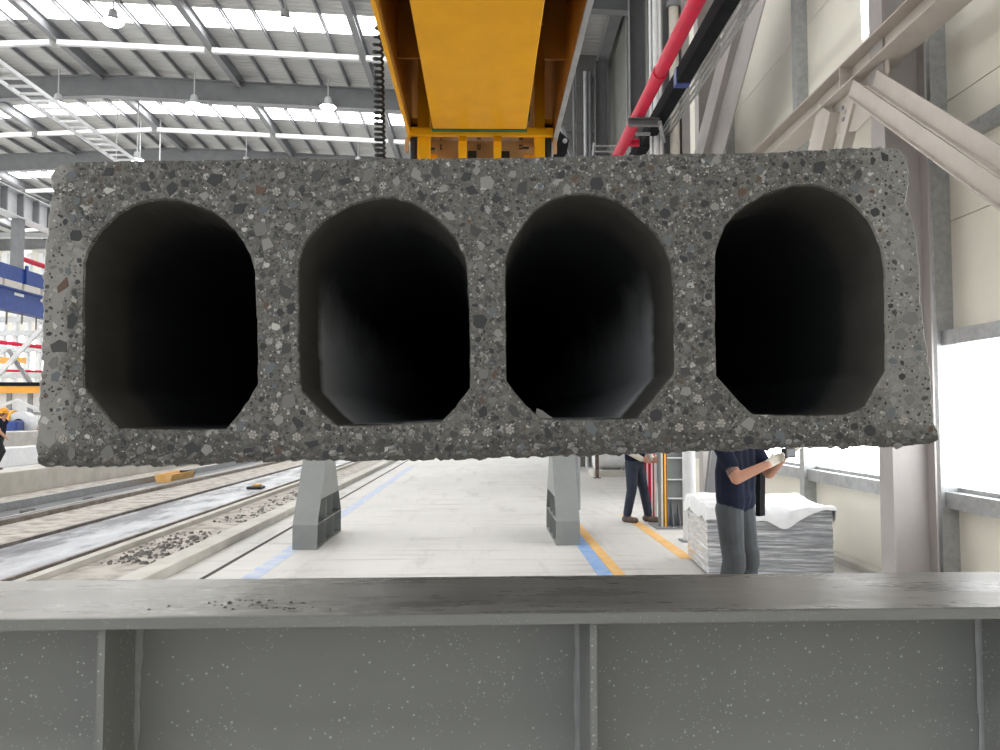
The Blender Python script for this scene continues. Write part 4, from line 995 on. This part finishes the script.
# ================================================================== LEFT BACKGROUND
rgx = -17.0
g0, g1 = CAM.z + 7.15, CAM.z + 8.10
rw = thing('runway_girder', 'pale grey stiffened crane runway girder at far left', 'girder', (rgx, 30, g0))
part(rw, 'girder_body', MB().ibeam((rgx, 16, (g0 + g1) / 2), (rgx, 60, (g0 + g1) / 2), .5, g1 - g0, .04, .03), 'steel_white')
for k in range(18): part(rw, 'stiffener', MB().box((rgx + .02, 22 + k * 1.0, g0 + .05), (rgx + .24, 22.06 + k * 1.0, g1 - .05)), 'steel_grey')
part(rw, 'drop_post', MB().box((rgx - .15, 28.95, CAM.z + 4.6), (rgx + .15, 29.3, g0)), 'steel_grey')
part(rw, 'crane_rail', MB().box((rgx - .05, 16, g1), (rgx + .05, 60, g1 + .12)), 'steel_dark')
for i, y in enumerate((26.4, 34.5, 42.6)):
    r = thing('runway_column', ['pale runway column just outside the left picture edge', 'second runway column, hidden by the slab', 'third and farthest runway column'][i], 'column', (rgx, y, 0))
    part(r, 'shaft', MB().ibeam((rgx, y, 0.02), (rgx, y, g0), .36, .5, .03, .03, up=(1, 0, 0)), 'steel_grey'); part(r, 'base_plate', MB().box((rgx - .35, y - .3, 0), (rgx + .35, y + .3, .02)), 'steel_grey')
BX = -14.5
bl = thing('blue_girder', 'blue crane girder with cream panels at the left picture edge', 'girder', (BX, 26, CAM.z + 3.0))
def hz(py): return CAM.z + (416 - py) * (-BX / (485 - 20)) 
za_, zb_, zc_, zd_, ze_ = hz(313), hz(300), hz(292), hz(283), hz(268)
Y0, Y1 = 17.0, 34.0
part(bl, 'bottom_chord', MB().box((BX - .30, Y0, za_), (BX + .06, Y1, zb_)), 'blue')
part(bl, 'lower_web', MB().box((BX - .2, Y0, zb_), (BX, Y1, zc_ + .0)), 'blue')
part(bl, 'flange_strip', MB().box((BX - .30, Y0, zc_), (BX + .07, Y1, zc_ + .05)), 'blue')
for k in range(16): part(bl, 'cream_panel', MB().box((BX - .12, Y0 + k * 1.03 + .04, zc_ + .06), (BX + .0, Y0 + k * 1.03 + .95, zd_)), 'tan' if False else 'glove')
part(bl, 'upper_web', MB().box((BX - .3, Y0, zd_), (BX - .02, Y1, ze_)), 'blue')
for k in range(11): part(bl, 'web_post', MB().box((BX - .02, Y0 + .8 + k * 1.5, zd_), (BX + .05, Y0 + .9 + k * 1.5, ze_ + .12)), 'blue')
for k in range(11): part(bl, 'pale_plate', MB().box((BX + .0, Y0 + .5 + k * 1.45, zb_ + .10), (BX + .012, Y0 + 1.0 + k * 1.45, zb_ + .19)), 'steel_white')
for k in range(20): part(bl, 'hanger', MB().tube([(BX - .12, Y0 + .4 + k * .8, za_), (BX - .12, Y0 + .4 + k * .8, za_ - .32 - .1 * (k % 2))], .03, 6), 'rail')
for i, y in enumerate((17.6, 31.5)):
    o = MB().box((BX - .28, y - .12, 0), (BX - .17, y + .12, za_)).build('girder_leg', 'steel_grey'); tag(o, ['grey leg under the blue girder outside the left picture edge', 'grey leg under the far end of blue girder'][i], 'post')
# red services, yellow beam, X-brace, cabinets
o = MB().tube([atX(20, 258, -17.0), atX(60, 272, -17.0)], .10, 10).build('fire_pipe', 'red', None, True); tag(o, 'short red pipe just above the blue girder', 'pipe')
o = MB().tube([at(-20, 340, 40), at(60, 349, 40)], .10, 10).build('fire_pipe', 'red', None, True); tag(o, 'thin red pipe crossing above the yellow beam at far left', 'pipe')
o = MB().tube([at(-20, 370, 41), at(60, 372, 41)], .06, 10).build('fire_pipe', 'red', None, True); tag(o, 'thinnest red pipe just above the yellow beam', 'pipe')
yl = thing('yellow_beam', 'yellow guard beam with dark top edge at far left', 'beam', at(10, 387, 38))
a_, b_ = at(-30, 389, 38), at(62, 389, 38)
part(yl, 'beam_body', MB().box((a_.x, 38, a_.z - .18), (b_.x, 38.15, a_.z + .14)), 'hat'); part(yl, 'top_edge', MB().box((a_.x, 37.95, a_.z + .14), (b_.x, 38.2, a_.z + .32)), 'dark_tray')
o = MB().box((at(-30, 360, 42).x, 42, at(0, 363, 42).z), (at(22, 360, 42).x, 42.4, at(0, 357, 42).z)).build('orange_beam', 'hat'); tag(o, 'short orange beam above the yellow guard beam', 'beam')
xb = thing('cross_bracing', 'pale X-shaped steel bracing at far left', 'bracing', at(10, 360, 39))
part(xb, 'brace_bar', MB().bar(at(-14, 388, 39), at(48, 322, 39), .16, .2), 'steel_white'); part(xb, 'brace_bar', MB().bar(at(8, 350, 39.3), at(34, 388, 39.3), .16, .16), 'steel_grey')
cp = thing('partition', 'grey panelled partition below the yellow beam', 'partition', at(10, 400, 38.4))
for k in range(4):
    xa, xb2 = at(-30 + k * 21, 400, 38.4).x, at(-30 + k * 21 + 16, 400, 38.4).x
    part(cp, 'panel', MB().box((xa, 38.4, at(0, 412, 38.4).z), (xb2, 38.45, a_.z - .18)), 'steel_white')
    part(cp, 'post', MB().box((xb2, 38.35, 0), (xb2 + .22, 38.5, a_.z - .18)), 'steel_grey')
part(cp, 'bottom_rail', MB().box((at(-30, 413, 38.4).x, 38.3, at(0, 415, 38.4).z), (at(62, 413, 38.4).x, 38.5, at(0, 412, 38.4).z)), 'steel_grey')
def rack(z0):
    pass
sh = thing('wall_rack', 'pale grey steel wall frame far behind the blue girder', 'frame', at(10, 330, 46))
for k in range(8):
    q = at(-36 + k * 12, 330, 46); part(sh, 'upright', MB().box((q.x, 46, 0), (q.x + .25, 46.3, 11)), 'steel_white')
for py_ in (238, 322, 336, 352, 378):
    q = at(0, py_, 46); part(sh, 'cross_rail', MB().box((at(-40, 330, 46).x, 45.9, q.z), (at(70, 330, 46).x, 46.1, q.z + .3)), 'galv')
ms = thing('hose_machine', 'white machine with round hose reel behind the white beams', 'machine', at(20, 430, 34))
zf = 0.0
q = at(24, 424, 34)
part(ms, 'stand', MB().box((q.x - .9, 34, 0), (q.x + .6, 35, q.z - .5)), 'steel_white')
part(ms, 'reel', MB().tube([(q.x - .1, 33.8, q.z), (q.x - .1, 34.3, q.z)], .52, 20), 'white_plastic', True)
part(ms, 'reel_hub', MB().tube([(q.x - .1, 33.72, q.z), (q.x - .1, 33.82, q.z)], .22, 16), 'dark_tray', True)
part(ms, 'yellow_drum', MB().tube([(q.x - .95, 34.1, q.z + .2), (q.x - .45, 34.1, q.z + .2)], .38, 16), 'hat', True)
part(ms, 'frame_arm', MB().bar((q.x - 1.9, 34.3, q.z + .5), (q.x - .5, 34.3, q.z + 1.0), .12, .12), 'steel_white'); part(ms, 'frame_arm', MB().bar((q.x - .5, 34.3, q.z + 1.0), (q.x + .6, 34.3, q.z + .5), .12, .12), 'steel_white')
q = at(34, 427, 35.2); o = thing('red_machine', 'red motor housing beside the hose reel', 'machine', (q.x, 35.2, 0)); part(o, 'housing', MB().box((q.x - .4, 35.2, .9), (q.x + .4, 35.8, q.z + .2), .08), 'red'); part(o, 'stand', MB().box((q.x - .4, 35.25, 0), (q.x + .4, 35.75, .9)), 'steel_grey')
q = at(8, 428, 33); o = thing('blue_machine', 'blue machine housing behind the worker’s shoulder', 'machine', (q.x, 33, 0)); part(o, 'housing', MB().box((q.x - .5, 33, .7), (q.x + .35, 33.6, q.z + .3), .08), 'blue'); part(o, 'stand', MB().box((q.x - .5, 33.05, 0), (q.x + .3, 33.55, .7)), 'steel_grey')

# ================================================================== PEOPLE
def capsule(mb, p0, p1, r0, r1, n=12, m=5):
    p0, p1 = Vector(p0), Vector(p1); d = (p1 - p0); L = d.length; d = d.normalized() if L > 1e-6 else Vector((0, 0, 1))
    pts, rs = [], []
    for k in range(m): a = (k / m) * math.pi / 2; pts.append(p0 - d * r0 * math.cos(a)); rs.append(max(1e-4, r0 * math.sin(a)))
    pts.append(p0); rs.append(r0); pts.append(p1); rs.append(r1)
    for k in range(m - 1, -1, -1): a = (k / m) * math.pi / 2; pts.append(p1 + d * r1 * math.cos(a)); rs.append(max(1e-4, r1 * math.sin(a)))
    mb.tube(pts, rs, n)
def person(label, loc, rz, prims, mats, voxel, extra=None, name='person'):
    root = thing(name, label, 'person', loc); root.rotation_euler = (0, 0, rz)
    mb = MB()
    for (a, b, r0, r1, mt) in prims: capsule(mb, a, b, r0, r1)
    o = mb.build('body_src', mats[0])
    md = o.modifiers.new('r', 'REMESH'); md.mode = 'VOXEL'; md.voxel_size = voxel
    s2 = o.modifiers.new('s', 'SMOOTH'); s2.iterations = 4; s2.factor = 0.5
    dg = bpy.context.evaluated_depsgraph_get(); me = bpy.data.meshes.new_from_object(o.evaluated_get(dg))
    bpy.data.objects.remove(o)
    me.materials.clear()
    for mt in mats: me.materials.append(M[mt])
    segs = [(Vector(a), Vector(b), r0, r1, mats.index(mt)) for a, b, r0, r1, mt in prims]
    for p in me.polygons:
        c = p.center; best = 1e9
        for a, b, r0, r1, mi in segs:
            ab = b - a; t = max(0, min(1, (c - a).dot(ab) / max(1e-9, ab.length_squared)))
            d = (c - (a + ab * t)).length - (r0 + (r1 - r0) * t)
            if d < best: best = d; p.material_index = mi
        p.use_smooth = True
    b = bpy.data.objects.new('body', me); C.objects.link(b); b.parent = root
    return root
def fingers(wrist, palm_end, side, up, curl, mt, r=0.0095):
    """palm plus five bent fingers"""
    w, p = Vector(wrist), Vector(palm_end); d = (p - w).normalized(); sd = Vector(side).normalized(); u = Vector(up).normalized(); out = []
    for k in (-1, 0, 1): out.append((w + sd * .018 * k, p + sd * .026 * k, .019, .017, mt))
    for k, L in enumerate((.030, .035, .033, .026)):
        b0 = p + sd * (.030 - .020 * k); c1 = d * math.cos(curl) - u * math.sin(curl); c2 = d * math.cos(curl * 2) - u * math.sin(curl * 2); c3 = d * math.cos(curl * 3) - u * math.sin(curl * 3)
        b1 = b0 + c1 * L * 1.2; b2 = b1 + c2 * L; b3 = b2 + c3 * L * .7
        out += [(b0, b1, r, r * .95, mt), (b1, b2, r * .95, r * .9, mt), (b2, b3, r * .9, r * .75, mt)]
    t0 = w + d * .03 + sd * .03; t1 = t0 + (sd * .6 + d * .6 - u * .3).normalized() * .04; t2 = t1 + (d * .8 - u * .5 + sd * .1).normalized() * .033
    out += [(t0, t1, r * 1.25, r * 1.1, mt), (t1, t2, r * 1.1, r * .85, mt)]
    return out
def head(cx, cy, cz, f=(1, 0), skin='skin', hair='hair'):
    """head centred at (cx,cy,cz), facing f (in the person's own plane)"""
    fx, fy = f; sx_, sy_ = -fy, fx
    def P(fw, sd, up): return (cx + fx * fw + sx_ * sd, cy + fy * fw + sy_ * sd, cz + up)
    return [(P(-.01, 0, .03), P(.005, 0, .02), .092, .090, hair), (P(.02, 0, .0), P(.03, 0, -.06), .080, .058, skin), (P(.045, 0, -.085), P(.05, 0, -.09), .035, .03, skin),
            (P(.098, 0, -.012), P(.112, 0, -.035), .010, .014, skin), (P(.09, -.02, -.068), P(.09, .02, -.068), .010, .010, skin), (P(.075, .032, .01), P(.08, .032, .012), .018, .016, skin), (P(.075, -.032, .01), P(.08, -.032, .012), .018, .016, skin),
            (P(-.005, .088, .0), P(-.01, .092, -.025), .016, .012, skin), (P(-.005, -.088, .0), P(-.01, -.092, -.025), .016, .012, skin),
            (P(-.03, 0, .03), P(-.035, 0, -.03), .085, .065, hair), (P(-.01, 0, -.08), P(-.02, 0, -.17), .056, .060, skin)]
def features(root, cx, cy, cz, f):
    fx, fy = f; sx_, sy_ = -fy, fx
    for s in (-1, 1):
        e = MB(); q = (cx + fx * .090 + sx_ * .032 * s, cy + fy * .090 + sy_ * .032 * s, cz + .010)
        e.lathe([(.001, -.008), (.007, -.005), (.010, 0), (.007, .005), (.001, .008)], *q, n=10).build('eye', 'black', root, True)
    MB().tube([(cx + fx * .098 + sx_ * -.022, cy + fy * .098 + sy_ * -.022, cz - .066), (cx + fx * .101, cy + fy * .101, cz - .068), (cx + fx * .098 + sx_ * .022, cy + fy * .098 + sy_ * .022, cz - .066)], .004, 6).build('mouth', 'red', root, True)

# near worker: standing, three-quarter to the right, forearm raised, gloved hands holding a black tool
Zs = 1.42
def torso(shirt, w=.17, lean=0.0):
    out = []
    for s in (-1, 0, 1):
        out += [((lean * .2, s * .075, 1.00), (lean * .5, s * .085, 1.20), .115, .118, shirt), ((lean * .5, s * .085, 1.20), (lean, s * .095, 1.38), .118, .092, shirt)]
    out += [((lean, -.15, 1.43), (lean, .15, 1.43), .062, .062, shirt)]
    return out
# own frame: +X is where the worker faces
pr = torso('navy', lean=.02)
pr += [((0, .0, .985), (0, .0, .99), .135, .14, 'navy'), ((.01, .07, .965), (.01, .07, .99), .118, .12, 'navy'), ((.01, -.07, .965), (.01, -.07, .99), .118, .12, 'navy')]
for s, kx, ax in ((-1, .05, -.03), (1, .04, .01)):
    pr += [((0, .085 * s, .90), (kx, .11 * s, .50), .112, .088, 'trouser_grey'), ((kx, .11 * s, .50), (ax, .12 * s, .13), .088, .078, 'trouser_grey'), ((ax, .12 * s, .13), (ax, .12 * s, .10), .080, .080, 'trouser_grey'), ((kx + .012, .11 * s, .46), (kx + .012, .11 * s, .54), .086, .086, 'trouser_grey'),
           ((ax - .04, .10 * s, .05), (ax + .14, .105 * s, .045), .048, .044, 'boot'), ((ax, .10 * s, .13), (ax - .02, .10 * s, .06), .052, .055, 'boot')]
# right arm (towards the camera): upper arm down, elbow, forearm forward and slightly up
sh_r, el_r, wr_r = Vector((.02, -.215, 1.42)), Vector((.178, -.254, 1.165)), Vector((.352, -.10, 1.275))
pr += [(sh_r, sh_r + (el_r - sh_r) * .62, .072, .066, 'navy'), (sh_r + (el_r - sh_r) * .55, el_r, .053, .046, 'skin'), (el_r, wr_r, .047, .033, 'skin')]
pr += fingers(wr_r, wr_r + Vector((.050, .070, .045)), (.0, -.2, .97), (-.5, .8, .1), .5, 'glove')
sh_l, el_l, wr_l = Vector((.02, .215, 1.42)), Vector((.15, .27, 1.18)), Vector((.36, .16, 1.345))
pr += [(sh_l, sh_l + (el_l - sh_l) * .62, .072, .066, 'navy'), (sh_l + (el_l - sh_l) * .55, el_l, .053, .046, 'skin'), (el_l, wr_l, .047, .033, 'skin')]
pr += fingers(wr_l, wr_l + Vector((.070, -.035, .045)), (.0, .2, .97), (-.3, -.9, .1), .5, 'glove')
HC = (.05, 0, 1.645); pr += head(*HC)
qn = at(746, 500, 6.5)
W1 = person('worker in navy shirt, grey trousers and pale gloves, standing before the wrapped pallet', (qn.x - .09, 6.5, 0), R(-50), pr, ['navy', 'trouser_grey', 'skin', 'boot', 'glove', 'hair'], .010)
features(W1, *HC, (1, 0))
hat = MB().lathe([(.145, .03), (.150, .045), (.125, .05), (.120, .10), (.095, .15), (.05, .175), (.005, .182)], HC[0] - .01, HC[1], HC[2], 20).build('hard_hat', 'hat', W1, True)
# tattoo on the upper arm as ink bands
ink = MB(); dd = (el_r - sh_r)
for t in (.70, .76, .82): ink.tube([sh_r + dd * t + Vector((0, -.006, 0)), sh_r + dd * (t + .035) + Vector((0.004, -.006, 0))], .0505, 14, False)
ink.build('tattoo', 'tattoo', W1, True)
o = thing('hand_tool', 'black hand-held tool in the gloved hands of the near worker', 'tool')
o.matrix_world = W1.matrix_basis.copy()
MB().box((.425, -.03, 1.325), (.475, .12, 1.40), .012).build('tool_body', 'black', o); MB().tube([(.45, .04, 1.40), (.45, .04, 1.46)], .022, 10).build('tool_knob', 'black', o)
o = thing('shoulder_bag', 'long dark bag hanging at the near worker’s far side', 'bag'); o.matrix_world = W1.matrix_basis.copy()
MB().prof([(-.02, 0), (.02, 0), (.03, .46), (-.02, .46)], (.04, .27, .82), (.04, .35, .82)).build('bag_body', 'dark_tray', o); MB().tube([(.04, .31, 1.27), (.02, .33, 1.40), (.0, .20, 1.50)], .012, 6).build('strap', 'dark_tray', o)

# far worker: jeans, boots, dark vest, light sleeve reaching to the barrier boards
pr = torso('navy', lean=.02)
pr += [((0, .0, .935), (0, .0, .96), .13, .135, 'trouser_navy')]
for s, kx, ax, dy in ((-1, .02, -.06, -.02), (1, .07, .14, .06)):
    pr += [((0, .08 * s, .92), (kx, .10 * s + dy, .50), .108, .080, 'trouser_navy'), ((kx, .10 * s + dy, .50), (ax, .10 * s + dy, .14), .080, .066, 'trouser_navy'),
           ((ax - .05, .10 * s + dy, .05), (ax + .15, .105 * s + dy, .045), .048, .046, 'boot'), ((ax, .10 * s + dy, .18), (ax - .02, .10 * s + dy, .06), .054, .056, 'boot')]
sh_r, el_r, wr_r = Vector((.02, -.215, 1.40)), Vector((.03, -.27, 1.12)), Vector((.22, -.15, .99))
pr += [(sh_r, el_r, .068, .056, 'glove'), (el_r, wr_r, .056, .042, 'glove')] + fingers(wr_r, wr_r + Vector((.08, .03, -.02)), (.2, -.1, .97), (-.2, .95, .1), .4, 'skin')
sh_l, el_l, wr_l = Vector((.02, .215, 1.40)), Vector((.06, .27, 1.12)), Vector((.25, .12, .98))
pr += [(sh_l, el_l, .068, .056, 'glove'), (el_l, wr_l, .056, .042, 'glove')] + fingers(wr_l, wr_l + Vector((.08, -.02, -.02)), (.2, .1, .97), (-.2, -.95, .1), .4, 'skin')
HC = (.06, 0, 1.62); pr += head(*HC)
q = atZ(633, 522, 0)
W2 = person('worker in dark jeans and brown boots, standing by the guarded column', (q.x + .03, q.y, 0), R(-42), pr, ['navy', 'trouser_navy', 'boot', 'glove', 'skin', 'hair'], .011)
features(W2, *HC, (1, 0))
MB().lathe([(.145, .03), (.150, .045), (.125, .05), (.120, .10), (.095, .15), (.05, .175), (.005, .182)], HC[0] - .01, HC[1], HC[2], 20).build('hard_hat', 'hat', W2, True)

# walking worker at far left: orange helmet, navy shirt, striding right
pr = torso('navy', lean=.07)
pr += [((0, .0, .93), (0, .0, .96), .13, .135, 'trouser_black')]
pr += [((0, -.08, .92), (.20, -.09, .55), .105, .078, 'trouser_black'), ((.20, -.09, .55), (.02, -.09, .16), .076, .058, 'trouser_black'), ((-.02, -.09, .06), (.17, -.09, .05), .046, .042, 'boot'), ((.02, -.09, .17), (.0, -.09, .07), .05, .05, 'boot'),
       ((0, .08, .92), (-.08, .09, .52), .105, .078, 'trouser_black'), ((-.08, .09, .52), (-.34, .09, .20), .076, .058, 'trouser_black'), ((-.40, .09, .12), (-.24, .09, .05), .046, .042, 'boot')]
sh_r, el_r, wr_r = Vector((.08, -.215, 1.39)), Vector((.20, -.27, 1.12)), Vector((.38, -.22, .93))
pr += [(sh_r, sh_r + (el_r - sh_r) * .6, .068, .062, 'navy'), (sh_r + (el_r - sh_r) * .5, el_r, .052, .046, 'skin'), (el_r, wr_r, .046, .034, 'skin')] + fingers(wr_r, wr_r + Vector((.06, .01, -.06)), (.1, -.95, .1), (-.6, 0, -.7), .35, 'skin')
sh_l, el_l, wr_l = Vector((.06, .215, 1.39)), Vector((-.10, .27, 1.13)), Vector((-.12, .25, .88))
pr += [(sh_l, sh_l + (el_l - sh_l) * .6, .068, .062, 'navy'), (sh_l + (el_l - sh_l) * .5, el_l, .052, .046, 'skin'), (el_l, wr_l, .046, .034, 'skin')] + fingers(wr_l, wr_l + Vector((0, .01, -.08)), (.95, .1, .1), (0, 1, 0), .35, 'skin')
HC = (.13, 0, 1.61); pr += head(*HC)
q = atZ(-2.5, 470.5, 0)
W3 = person('worker in orange hard hat and navy shirt, walking at the left picture edge', (q.x, q.y, 0), R(-3), pr, ['navy', 'trouser_black', 'boot', 'skin', 'hair'], .014)
W3.scale = (1.06,) * 3
features(W3, *HC, (1, 0))
MB().lathe([(.155, .02), (.162, .035), (.135, .045), (.128, .10), (.10, .155), (.05, .182), (.005, .19)], HC[0] + .0, HC[1], HC[2], 20).build('hard_hat', 'hat', W3, True)

def ppx(v):
    q = RC.transposed() @ (Vector(v) - CAM); return (500 + F * q.x / -q.z, 375 - F * q.y / -q.z)
print('VP', ppx((0, 5000, 1.65)), 'girder angle', math.degrees(ga), 'width', gw, 'mid', mid, 'J', J, 'W1', qn, 'W2', tuple(W2.location), 'W3', tuple(W3.location))

print('tb', tb, 'bb', bb_)
